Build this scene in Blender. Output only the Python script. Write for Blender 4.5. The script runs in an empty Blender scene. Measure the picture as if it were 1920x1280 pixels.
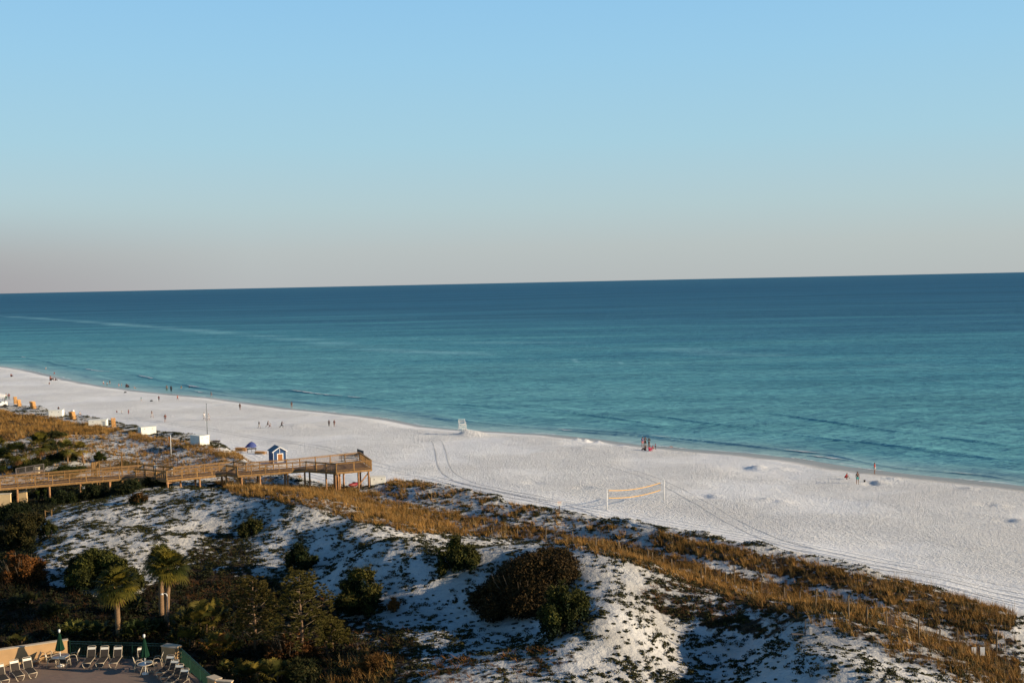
import bpy, bmesh, math, random
import numpy as np
from mathutils import Vector, Matrix, Euler
random.seed(7); RNG = np.random.default_rng(7)
SC = bpy.context.scene
COL = SC.collection
R = math.radians

# ------------------------------------------------------------------ camera, sky, sun, exposure
CAMZ = 28.3; FPX = 2133.33
PITCH = math.degrees(math.atan(110.3 / FPX)); ROLL = 1.193
cam_d = bpy.data.cameras.new('camera'); cam = bpy.data.objects.new('camera', cam_d); COL.objects.link(cam)
cam_d.lens = 40.0; cam_d.sensor_width = 36.0; cam_d.clip_end = 200000.0; cam_d.clip_start = 0.5
CM = Matrix.Translation((0, 0, CAMZ)) @ Matrix.Rotation(R(90 - PITCH), 4, 'X') @ Matrix.Rotation(R(-ROLL), 4, 'Z')
cam.matrix_world = CM
SC.camera = cam
SUN_AZ = 101.0      # clockwise from +Y towards +X
SUN_EL = 16.0
w = bpy.data.worlds.new('World'); SC.world = w; w.use_nodes = True
nt = w.node_tree; bg = nt.nodes['Background']
sky = nt.nodes.new('ShaderNodeTexSky'); sky.sky_type = 'NISHITA'; sky.sun_disc = False
sky.sun_elevation = R(SUN_EL); sky.sun_rotation = R(SUN_AZ); sky.altitude = 0
sky.air_density = 1.0; sky.dust_density = 1.2; sky.ozone_density = 1.0
bg.inputs[1].default_value = 0.085
# clear evening air away from the sun: the Sky Texture graded by height and, low down, by compass direction
_tc = nt.nodes.new('ShaderNodeTexCoord'); _sx = nt.nodes.new('ShaderNodeSeparateXYZ'); nt.links.new(_tc.outputs['Generated'], _sx.inputs[0])
def _ramp(src, a, b, stops):
    mr = nt.nodes.new('ShaderNodeMapRange'); mr.inputs[1].default_value = a; mr.inputs[2].default_value = b; nt.links.new(src, mr.inputs[0])
    r = nt.nodes.new('ShaderNodeValToRGB'); e = r.color_ramp; nt.links.new(mr.outputs[0], r.inputs[0])
    e.elements[0].position = stops[0][0]; e.elements[0].color = (*stops[0][1], 1); e.elements[1].position = stops[-1][0]; e.elements[1].color = (*stops[-1][1], 1)
    for p, c in stops[1:-1]: q = e.elements.new(p); q.color = (*c, 1)
    return r.outputs[0]
def _lin(r, g, b): return tuple(((v / 255 + .055) / 1.055) ** 2.4 for v in (r, g, b))
_up = _ramp(_sx.outputs[2], 0.0, 1.0, [(0.0, _lin(188, 192, 194)), (.03, _lin(188, 197, 199)), (.065, _lin(181, 205, 211)), (.12, _lin(168, 209, 226)), (.19, _lin(156, 206, 235)), (.26, _lin(144, 199, 238)), (.36, _lin(90, 148, 198)), (.5, _lin(56, 106, 156)), (1.0, _lin(30, 66, 108))])
_low = _ramp(_sx.outputs[0], -.6, .3, [(0.0, (.74, .66, .70)), (.21, (.79, .73, .75)), (.42, (.95, .95, .95)), (1.0, (.97, 1.0, .98))])
_k = nt.nodes.new('ShaderNodeMapRange'); _k.interpolation_type = 'SMOOTHSTEP'; _k.inputs[1].default_value = .005; _k.inputs[2].default_value = .085; _k.inputs[3].default_value = 1; _k.inputs[4].default_value = 0; nt.links.new(_sx.outputs[2], _k.inputs[0])
def _mix(f, a, b, mode='MIX'):
    n = nt.nodes.new('ShaderNodeMix'); n.data_type = 'RGBA'; n.blend_type = mode
    if isinstance(f, float): n.inputs[0].default_value = f
    else: nt.links.new(f, n.inputs[0])
    nt.links.new(a, n.inputs[6]); nt.links.new(b, n.inputs[7]); return n.outputs[2]
_g = _mix(_k.outputs[0], _up, _low, 'MULTIPLY')
_v = nt.nodes.new('ShaderNodeVectorMath'); _v.operation = 'SCALE'; _v.inputs['Scale'].default_value = 1 / 0.12; nt.links.new(_g, _v.inputs[0])
nt.links.new(_mix(.93, sky.outputs[0], _v.outputs[0]), bg.inputs[0])
sd = Vector((math.sin(R(SUN_AZ)) * math.cos(R(SUN_EL)), math.cos(R(SUN_AZ)) * math.cos(R(SUN_EL)), math.sin(R(SUN_EL))))
sl = bpy.data.lights.new('sun', 'SUN'); sl.energy = 5.0; sl.angle = R(0.5); sl.color = (1.0, 0.815, 0.575)
so = bpy.data.objects.new('sun', sl); COL.objects.link(so); so.rotation_euler = sd.to_track_quat('Z', 'Y').to_euler()
SC.view_settings.view_transform = 'Standard'; SC.view_settings.look = 'None'
SC.view_settings.exposure = 0.5; SC.view_settings.gamma = 1.0

# ------------------------------------------------------------------ helpers: pixel <-> world
CR = np.array(CM.to_3x3())
def ray(px, py):
    d = CR @ np.array([(px - 960) / FPX, -(py - 640) / FPX, -1.0]); return d
def P(px, py, z=0.0):
    d = ray(px, py); t = (z - CAMZ) / d[2]
    return Vector((d[0] * t, d[1] * t, z))
def proj(x, y, z):
    v = np.stack([np.asarray(x, float), np.asarray(y, float), np.asarray(z, float) - CAMZ], -1) @ CR
    dz = np.where(v[..., 2] < -1e-3, v[..., 2], -1e-3)
    return 960 + FPX * v[..., 0] / -dz, 640 - FPX * v[..., 1] / -dz
def pip(px, py, poly):
    px = np.asarray(px); py = np.asarray(py); c = np.zeros(px.shape, bool); n = len(poly)
    for i in range(n):
        x0, y0 = poly[i]; x1, y1 = poly[(i + 1) % n]
        if y0 == y1: continue
        k = ((y0 > py) != (y1 > py)) & (px < (x1 - x0) * (py - y0) / (y1 - y0) + x0); c ^= k
    return c
def polydist(x, y, pts):
    """signed distance to a polyline, positive on its right-hand side (landward) when it runs left to right"""
    best = np.full(x.shape, 1e9); sg = np.ones(x.shape)
    for (ax, ay), (bx, by) in zip(pts[:-1], pts[1:]):
        dx, dy = bx - ax, by - ay; L = dx * dx + dy * dy
        t = np.clip(((x - ax) * dx + (y - ay) * dy) / L, 0, 1)
        qx, qy = x - ax - t * dx, y - ay - t * dy; d = np.hypot(qx, qy)
        cr = dx * (y - ay) - dy * (x - ax)
        m = d < best - 1e-6; best = np.where(m, d, best); sg = np.where(m, np.where(cr < 0, 1.0, -1.0), sg)
    return best * sg
def sstep(a, b, v):
    t = np.clip((v - a) / (b - a), 0, 1); return t * t * (3 - 2 * t)
_tab = RNG.random((256, 256))
def vnoise(x, y):
    xi = np.floor(x).astype(int); yi = np.floor(y).astype(int); fx = x - xi; fy = y - yi
    fx = fx * fx * (3 - 2 * fx); fy = fy * fy * (3 - 2 * fy)
    a = _tab[xi & 255, yi & 255]; b = _tab[(xi + 1) & 255, yi & 255]; c = _tab[xi & 255, (yi + 1) & 255]; d = _tab[(xi + 1) & 255, (yi + 1) & 255]
    return (a * (1 - fx) + b * fx) * (1 - fy) + (c * (1 - fx) + d * fx) * fy
def fbm(x, y, o=3):
    s = 0; a = 1; t = 0
    for k in range(o):
        s = s + a * vnoise(x * 2 ** k + 17 * k, y * 2 ** k + 9 * k); t += a; a *= .5
    return s / t

# ------------------------------------------------------------------ shoreline, dune toe, dune height field
SHORE_PX = [(0, 686), (60, 695), (100, 705), (140, 714), (200, 725), (300, 737), (400, 746), (470, 755), (550, 766), (620, 773), (700, 781), (745, 788), (800, 800), (870, 806), (950, 810), (1040, 815), (1130, 824), (1200, 834), (1300, 842), (1400, 849), (1500, 860), (1600, 876), (1700, 888), (1800, 898), (1920, 911)]
TOE_PX = [(0, 766), (60, 772), (120, 781), (200, 797), (290, 815), (400, 838), (455, 852), (490, 880), (600, 902), (700, 912), (730, 903), (760, 904), (850, 925), (950, 945), (1048, 965), (1200, 993), (1330, 1020), (1500, 1053), (1700, 1095), (1920, 1145)]
shore = [tuple(P(a, b, 0)[:2]) for a, b in SHORE_PX]; toe = [tuple(P(a, b, 2.0)[:2]) for a, b in TOE_PX]
def extend(pts, L0, d0, L1, d1):
    a = pts[0]; b = pts[-1]
    return [(a[0] + L0 * d0[0], a[1] + L0 * d0[1])] + pts + [(b[0] + L1 * d1[0], b[1] + L1 * d1[1])]
shore = extend(shore, 6000, (-.88, .47), 3000, (.62, -.78)); toe = extend(toe, 6000, (-.88, .47), 3000, (.55, -.83))
CP = [  # px, py, z : crests, swales and hollows of the dunes
 (0, 785, 4.2), (60, 795, 4.4), (100, 800, 4.2), (30, 815, 4.6), (0, 840, 4.0), (150, 815, 4.0), (255, 822, 4.4), (300, 826, 4.6), (340, 834, 4.6), (410, 852, 4.4), (450, 868, 4.2), (330, 850, 3.0), (400, 870, 3.0),
 (250, 845, 3.4), (100, 850, 4.4), (180, 850, 3.8), (60, 870, 3.0), (150, 875, 3.2), (240, 872, 3.0), (350, 885, 3.2), (430, 895, 3.0),
 (30, 948, 3.0), (147, 938, 3.3), (259, 914, 3.9), (373, 909, 3.9), (486, 923, 3.5), (540, 923, 3.2), (639, 925, 2.9), (690, 922, 2.8), (600, 905, 2.5),
 (760, 912, 4.0), (870, 935, 3.9), (1000, 962, 3.6), (1060, 976, 3.2), (1150, 995, 3.6), (1250, 1016, 4.0), (1330, 1034, 4.2), (1400, 1050, 4.3), (1550, 1085, 4.4), (1700, 1118, 4.4), (1850, 1152, 4.2), (1900, 1165, 3.6), (1915, 1172, 2.4),
 (800, 965, 2.6), (720, 945, 2.9), (900, 985, 2.6), (1050, 1008, 2.4), (1200, 1045, 2.6), (1300, 1065, 2.6), (1400, 1092, 2.7), (1500, 1115, 2.7), (1600, 1145, 2.7), (1800, 1195, 2.6), (1900, 1225, 2.6),
 (420, 917, 5.9), (480, 928, 6.2), (560, 940, 6.4), (640, 957, 6.5), (700, 978, 6.7), (750, 990, 6.8), (800, 1000, 6.9), (880, 1007, 7.0), (960, 1014, 7.1), (1050, 1024, 7.1), (1120, 1034, 7.0), (470, 980, 4.2), (560, 1000, 4.3), (660, 1015, 4.4), (740, 1025, 4.7), (820, 1035, 4.9), (1200, 1055, 6.5), (1300, 1082, 6.3), (1400, 1114, 6.1), (1480, 1138, 5.8), (1560, 1165, 5.7), (1640, 1195, 5.4), (1720, 1230, 5.0), (1800, 1262, 4.4),
 (620, 1000, 3.7), (560, 1030, 3.0), (470, 1000, 3.6), (640, 1060, 2.7), (740, 1050, 3.2), (850, 1070, 3.4), (700, 1120, 2.8), (760, 1180, 2.8), (820, 1130, 3.0), (950, 1080, 4.3), (900, 1150, 3.2), (1000, 1120, 4.4), (1060, 1180, 3.6), (960, 1210, 3.4), (1100, 1065, 7.0), (1150, 1100, 6.8), (1172, 1130, 6.3), (1155, 1170, 5.8), (1130, 1210, 4.6), (1060, 1240, 4.2), (950, 1250, 4.0), (850, 1240, 3.7), (780, 1265, 3.0), (860, 1275, 3.8), (1050, 1275, 4.0),
 (1230, 1130, 4.4), (1220, 1180, 3.7), (1300, 1150, 3.4), (1300, 1210, 2.9), (1380, 1240, 2.9), (1220, 1240, 3.3), (1250, 1275, 3.0), (1400, 1200, 2.8), (1480, 1182, 6.2), (1530, 1190, 6.6), (1600, 1210, 6.4), (1660, 1235, 5.9), (1500, 1230, 4.3), (1580, 1260, 4.3), (1450, 1275, 3.4), (1700, 1270, 4.2), (1850, 1290, 3.8),
 (110, 965, 4.6), (150, 950, 4.6), (220, 935, 4.9), (300, 925, 5.3), (380, 925, 5.4), (230, 965, 4.4), (330, 965, 4.4), (280, 985, 3.9), (150, 1000, 4.3), (120, 1040, 3.8), (250, 1010, 4.1), (350, 1000, 4.2), (420, 1000, 3.2), (230, 1050, 3.2), (100, 1090, 2.6), (330, 1070, 2.4), (400, 1040, 2.6), (500, 1060, 2.9), (450, 1090, 2.1), (560, 1120, 2.2), (650, 1180, 2.2), (700, 1240, 2.3), (620, 1270, 2.0),
 (40, 1000, 3.0), (20, 1060, 2.4), (20, 1120, 2.0), (150, 1140, 1.9), (300, 1140, 1.9), (200, 1200, 1.7), (60, 1190, 1.7), (400, 1200, 1.8), (500, 1200, 1.9), (450, 1260, 1.7), (200, 1240, 1.5), (300, 1270, 1.5), (60, 1260, 1.5),
]
cw = [(*P(a, b, z)[:2], z) for a, b, z in CP]
cw += [(-75, y, 3.0) for y in (70, 100, 130)] + [(-110, y, 3.5) for y in (110, 150, 190)] + [(-160, y, 3.8) for y in (170, 220, 280)] + [(x, 58, 2.5) for x in (-50, -20, 10, 30)] + [(75, y, 4) for y in (30, 60)] + [(x, 20, 3) for x in (-60, 0, 60)] + [(-260, 330, 4), (-90, 40, 3)]
cw = np.array(cw); S = 30.0
def _phi(r2): return np.sqrt(r2 + 0.02)
_A = _phi(((cw[:, None, 0] - cw[None, :, 0]) / S) ** 2 + ((cw[:, None, 1] - cw[None, :, 1]) / S) ** 2) - np.eye(len(cw)) * 0.02
_W = np.linalg.solve(_A, cw[:, 2] - 3.5)
def rbf(x, y):
    o = np.full(x.shape, 3.5)
    for (cx, cy, _), wt in zip(cw, _W): o = o + wt * _phi(((x - cx) / S) ** 2 + ((y - cy) / S) ** 2)
    return o
DECKZ = 2.0
DECK_PX = [(-260, 1290), (0, 1250), (130, 1230), (322, 1237), (405, 1295), (470, 1400), (-260, 1400)]
deck_w = [tuple(P(a, b, DECKZ)[:2]) for a, b in DECK_PX]
MOUNDS = []   # (x, y, radius, height)
def addm(px, py, r, h, e=1.0):
    p = P(px, py, 1.0); MOUNDS.append((p.x, p.y, r, h, e))
for a in [(886, 811, 1.9, 1.1, 1.6), (872, 810, 1.0, .5), (1420, 875, 1.5, .6, 1.2), (1400, 877, 1.8, -.18, 1.4), (1462, 876, 1.5, .35, 1.4), (1335, 936, 1.2, .3), (1325, 938, 1.2, -.3), (1440, 942, 1.2, .28), (1462, 946, 1.5, .28), (1450, 946, 1, -.25), (1648, 900, 1.1, .35), (1632, 903, 1.2, -.35), (1676, 892, 1, .25),
          (1084, 819, .8, .45), (1100, 820, .7, .5), (1122, 822, .8, .4), (1110, 821, 1.2, -.3), (1170, 829, 1.6, .3), (565, 798, 3.5, .35, 1.5), (598, 798, 2.5, -.25, 1.5), (1090, 922, 1.4, -.3), (1000, 915, 1.3, -.25), (1870, 946, 1.2, .3), (1855, 944, 1.2, -.3), (1905, 978, 1.3, .35), (1893, 978, 1.3, -.35), (1818, 911, 1, .25), (1050, 828, 2, .2, 1.4), (1095, 838, 2, .18)]:
    addm(*a)
def height(x, y):
    x = np.asarray(x, float); y = np.asarray(y, float)
    s = polydist(x, y, shore); t = polydist(x, y, toe)
    zb = np.where(s < 0, s * .05, np.minimum(s * .075, .55 + (s - 7) * .028)); zb = np.clip(zb, -4, 2.0)
    zb = np.where(s > 7, zb + (fbm(x / 9, y / 9, 2) - .5) * .22 + (fbm(x / 2.2, y / 2.2, 2) - .5) * .09, zb)
    dn = np.clip(rbf(x, y), 1.2, 7.9)
    far = sstep(300, 420, np.hypot(x, y)); dn = dn * (1 - far) + 3.5 * far
    dn = dn + (fbm(x / 5.5, y / 5.5, 3) - .5) * .75 + (fbm(x / 1.7 + 40, y / 1.7, 2) - .5) * .36
    k = sstep(0, 5.0, t + (fbm(x / 4, y / 4, 2) - .5) * 3)
    z = zb * (1 - k) + dn * k
    for mx, my, r, h, e in MOUNDS: z = z + h * np.exp(-(((x - mx) / (r * e)) ** 2 + ((y - my) / r) ** 2) * 1.6)
    dd = pip(x, y, deck_w) | (pip(x + .6, y + .6, deck_w)) | (pip(x + .6, y - .6, deck_w)) | (pip(x - .6, y - .6, deck_w)) | (pip(x - .6, y + .6, deck_w))
    z = np.where(dd, np.minimum(z, DECKZ - .3), z)
    return z
def H1(x, y): return float(height(np.array([x]), np.array([y]))[0])
def G(px, py):
    """first point of the ground seen at a pixel"""
    d = ray(px, py); t0 = (8.8 - CAMZ) / d[2]; t1 = (-.5 - CAMZ) / d[2]
    t = np.linspace(t0, t1, 320); z = CAMZ + d[2] * t; h = height(d[0] * t, d[1] * t)
    k = int(np.argmax(z <= h)) if (z <= h).any() else 319
    if k > 0:
        a = z[k - 1] - h[k - 1]; b = z[k] - h[k]; u = a / (a - b) if a != b else 0; tt = t[k - 1] + (t[k] - t[k - 1]) * u
    else: tt = t[0]
    x, y = d[0] * tt, d[1] * tt
    return Vector((x, y, H1(x, y)))
def pxm(p, n):   # n photo pixels at a point, in metres
    v = (Vector(p) - Vector((0, 0, CAMZ))); return n * abs(v.y) / FPX

# ------------------------------------------------------------------ materials
MATS = {}
def nd(m, t): return m.node_tree.nodes.new(t)
def mat(name, col, rough=.7, var=.12, scale=6.0, bump=0.0, spec=.3, metal=0.0, attr=None):
    if name in MATS: return MATS[name]
    m = bpy.data.materials.new(name); m.use_nodes = True; L = m.node_tree.links; b = m.node_tree.nodes['Principled BSDF']
    b.inputs['Roughness'].default_value = rough; b.inputs['Metallic'].default_value = metal; b.inputs['Specular IOR Level'].default_value = spec
    tc = nd(m, 'ShaderNodeTexCoord'); n = nd(m, 'ShaderNodeTexNoise'); n.inputs['Scale'].default_value = scale; n.inputs['Detail'].default_value = 4
    L.new(tc.outputs['Object'], n.inputs['Vector'])
    mr = nd(m, 'ShaderNodeMapRange'); mr.inputs[1].default_value = .3; mr.inputs[2].default_value = .7; mr.inputs[3].default_value = 1 - var; mr.inputs[4].default_value = 1 + var
    L.new(n.outputs[0], mr.inputs[0])
    vm = nd(m, 'ShaderNodeVectorMath'); vm.operation = 'SCALE'; L.new(mr.outputs[0], vm.inputs['Scale'])
    if attr:
        at = nd(m, 'ShaderNodeAttribute'); at.attribute_name = attr; L.new(at.outputs['Color'], vm.inputs[0])
    else: vm.inputs[0].default_value = col
    L.new(vm.outputs[0], b.inputs['Base Color'])
    if bump:
        bp = nd(m, 'ShaderNodeBump'); bp.inputs['Strength'].default_value = bump; bp.inputs['Distance'].default_value = .02; L.new(n.outputs[0], bp.inputs['Height']); L.new(bp.outputs[0], b.inputs['Normal'])
    MATS[name] = m; return m
def mth(m, op, a, b=None, c=None, clamp=False):
    n = nd(m, 'ShaderNodeMath'); n.operation = op; n.use_clamp = clamp
    for i, v in enumerate((a, b, c)):
        if v is None: continue
        if isinstance(v, (int, float)): n.inputs[i].default_value = v
        else: m.node_tree.links.new(v, n.inputs[i])
    return n.outputs[0]
def rng(m, v, a, b, c=0.0, d=1.0, smooth=True):
    n = nd(m, 'ShaderNodeMapRange'); n.interpolation_type = 'SMOOTHSTEP' if smooth else 'LINEAR'
    for i, q in ((1, a), (2, b), (3, c), (4, d)): n.inputs[i].default_value = q
    m.node_tree.links.new(v, n.inputs[0]); return n.outputs[0]
def noise(m, scale, detail=3, vec=None, rough=.5, out=0, w=None):
    n = nd(m, 'ShaderNodeTexNoise'); n.inputs['Scale'].default_value = scale; n.inputs['Detail'].default_value = detail; n.inputs['Roughness'].default_value = rough
    if vec is not None: m.node_tree.links.new(vec, n.inputs['Vector'])
    return n.outputs[out]
def mixc(m, f, a, b):
    n = nd(m, 'ShaderNodeMix'); n.data_type = 'RGBA'
    L = m.node_tree.links
    if isinstance(f, (int, float)): n.inputs[0].default_value = f
    else: L.new(f, n.inputs[0])
    for i, q in ((6, a), (7, b)):
        if isinstance(q, tuple): n.inputs[i].default_value = (*q, 1)
        else: L.new(q, n.inputs[i])
    return n.outputs[2]
def attrf(m, name):
    a = nd(m, 'ShaderNodeAttribute'); a.attribute_name = name; return a.outputs['Fac']
def scaled(m, sx, sy, sz=1.0, rot=0.0, src='Object'):
    tc = nd(m, 'ShaderNodeTexCoord'); mp = nd(m, 'ShaderNodeMapping'); mp.inputs['Scale'].default_value = (sx, sy, sz); mp.inputs['Rotation'].default_value = (0, 0, rot)
    m.node_tree.links.new(tc.outputs[src], mp.inputs[0]); return mp.outputs[0]

def sand_material():
    m = bpy.data.materials.new('white_sand'); m.use_nodes = True; L = m.node_tree.links; b = m.node_tree.nodes['Principled BSDF']
    b.inputs['Specular IOR Level'].default_value = .15
    beach = attrf(m, 'beach'); sh = attrf(m, 'shore_d'); cov = attrf(m, 'cover'); td = attrf(m, 'toe_d')
    o = scaled(m, 1, 1)
    big = noise(m, .06, 3, o); mid = noise(m, .8, 3, o)
    base = mixc(m, rng(m, big, .35, .65), (.78, .775, .77), (.86, .855, .845))
    base = mixc(m, rng(m, mid, .35, .7, 0, .35), base, (.67, .65, .62))
    base = mixc(m, mth(m, 'MULTIPLY', mth(m, 'SUBTRACT', 1, beach), rng(m, noise(m, .22, 4, o), .3, .7, .55, .95)), base, (.40, .385, .355))  # same sand, coloured darker on the dunes to stand in for weaker light
    # damp strip along the water
    wn = mth(m, 'ADD', sh, mth(m, 'MULTIPLY', mth(m, 'SUBTRACT', big, .5), 5.0))
    sxz = nd(m, 'ShaderNodeSeparateXYZ'); L.new(o, sxz.inputs[0]); wn = mth(m, 'DIVIDE', wn, rng(m, sxz.outputs[0], -10, 45, 1, 2.0)); wet = rng(m, wn, 1.6, 4.0, 1, 0)
    base = mixc(m, wet, base, (.30, .275, .24))
    # leaf litter and dead roots between the dune plants, blackened to stand in for shade
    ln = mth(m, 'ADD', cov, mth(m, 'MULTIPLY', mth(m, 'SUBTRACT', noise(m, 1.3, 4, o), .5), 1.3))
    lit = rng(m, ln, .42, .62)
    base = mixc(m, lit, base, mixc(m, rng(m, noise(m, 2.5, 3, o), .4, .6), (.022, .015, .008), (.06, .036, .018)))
    spk = mth(m, 'MULTIPLY', rng(m, noise(m, 3.2, 4, o, .65), .60, .68), mth(m, 'MULTIPLY', mth(m, 'SUBTRACT', 1, beach), .7)); spk = mth(m, 'MULTIPLY', spk, rng(m, noise(m, .35, 2, o), .35, .6, .15, .85))
    base = mixc(m, spk, base, (.10, .075, .045))
    L.new(base, b.inputs['Base Color'])
    L.new(rng(m, wet, 0, 1, .9, .35), b.inputs['Roughness'])
    # trampled surface: footprints of about 0.4 m on the beach, smoother in the driven strip and on the dunes
    vo = nd(m, 'ShaderNodeTexVoronoi'); vo.feature = 'SMOOTH_F1'; vo.inputs['Scale'].default_value = 1.9; vo.inputs['Smoothness'].default_value = .6
    ov = nd(m, 'ShaderNodeVectorMath'); ov.operation = 'ADD'; L.new(o, ov.inputs[0])
    nv = nd(m, 'ShaderNodeTexNoise'); nv.inputs['Scale'].default_value = 1.5; L.new(o, nv.inputs['Vector']); L.new(nv.outputs['Color'], ov.inputs[1])
    L.new(ov.outputs[0], vo.inputs['Vector'])
    n2 = noise(m, 3.0, 5, o, .72)
    hgt = mth(m, 'ADD', mth(m, 'MULTIPLY', vo.outputs['Distance'], .55), mth(m, 'MULTIPLY', n2, 2.1))
    dens = noise(m, .045, 3, o)
    trod = mth(m, 'MULTIPLY', rng(m, dens, .36, .56, .35, 1), rng(m, td, -14, -4, 1, .25))
    trod = mth(m, 'MULTIPLY', trod, rng(m, sh, 2, 8, .08, 1))
    fp = mth(m, 'MULTIPLY', hgt, mth(m, 'MULTIPLY', trod, beach))
    dune = mth(m, 'MULTIPLY', mth(m, 'ADD', noise(m, 1.2, 4, o), mth(m, 'MULTIPLY', n2, .4)), mth(m, 'SUBTRACT', 1, beach))
    # wheel marks that follow the foot of the dunes
    tw = mth(m, 'ADD', td, mth(m, 'MULTIPLY', mth(m, 'SUBTRACT', noise(m, .05, 2, o), .5), 5.0))
    ln1 = mth(m, 'SINE', mth(m, 'MULTIPLY', tw, 5.2)); ln1 = rng(m, ln1, .45, .95)
    band = mth(m, 'MULTIPLY', rng(m, tw, -8.0, -6.5), rng(m, tw, -1.2, -.6, 1, 0))
    band = mth(m, 'MULTIPLY', band, rng(m, noise(m, .12, 2, scaled(m, 1, 1, 1)), .38, .5))
    tr = mth(m, 'MULTIPLY', mth(m, 'MULTIPLY', ln1, band), .38)
    tot = mth(m, 'ADD', mth(m, 'ADD', mth(m, 'MULTIPLY', fp, 1.0), mth(m, 'MULTIPLY', dune, 1.1)), tr)
    bp = nd(m, 'ShaderNodeBump'); bp.inputs['Strength'].default_value = 1.0; bp.inputs['Distance'].default_value = .26
    L.new(tot, bp.inputs['Height']); L.new(bp.outputs[0], b.inputs['Normal'])
    return m
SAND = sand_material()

# ------------------------------------------------------------------ mesh makers
def tag(o, label=None, cat=None, group=None, kind=None):
    if label: o['label'] = label
    if cat: o['category'] = cat
    if group: o['group'] = group
    if kind: o['kind'] = kind
    return o
def np_obj(name, V, F, m, parent=None, attrs=None, cols=None, smooth=False, loc=None):
    """V (n,3); F list of index arrays (k,3) or (k,4)"""
    me = bpy.data.meshes.new(name); V = np.asarray(V, np.float32)
    if loc is not None: V = V - np.array(loc, np.float32)
    me.vertices.add(len(V)); me.vertices.foreach_set('co', V.ravel())
    F = [np.asarray(f, np.int32) for f in F if len(f)]
    ni = sum(f.size for f in F); nf = sum(len(f) for f in F)
    me.loops.add(ni); me.loops.foreach_set('vertex_index', np.concatenate([f.ravel() for f in F]))
    st = []; c = 0
    for f in F: st.append(c + np.arange(len(f)) * f.shape[1]); c += f.size
    me.polygons.add(nf); me.polygons.foreach_set('loop_start', np.concatenate(st).astype(np.int32))
    if smooth: me.polygons.foreach_set('use_smooth', np.ones(nf, bool))
    for k, v in (attrs or {}).items():
        a = me.attributes.new(k, 'FLOAT', 'POINT'); a.data.foreach_set('value', np.asarray(v, np.float32).ravel())
    if cols is not None:
        a = me.color_attributes.new('tint', 'FLOAT_COLOR', 'POINT'); c4 = np.ones((len(V), 4), np.float32); c4[:, :3] = cols; a.data.foreach_set('color', c4.ravel())
    me.update(calc_edges=True); me.validate()
    me.materials.append(m); o = bpy.data.objects.new(name, me); COL.objects.link(o)
    if loc is not None and parent is None: o.location = loc
    if parent: o.parent = parent
    return o
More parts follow.
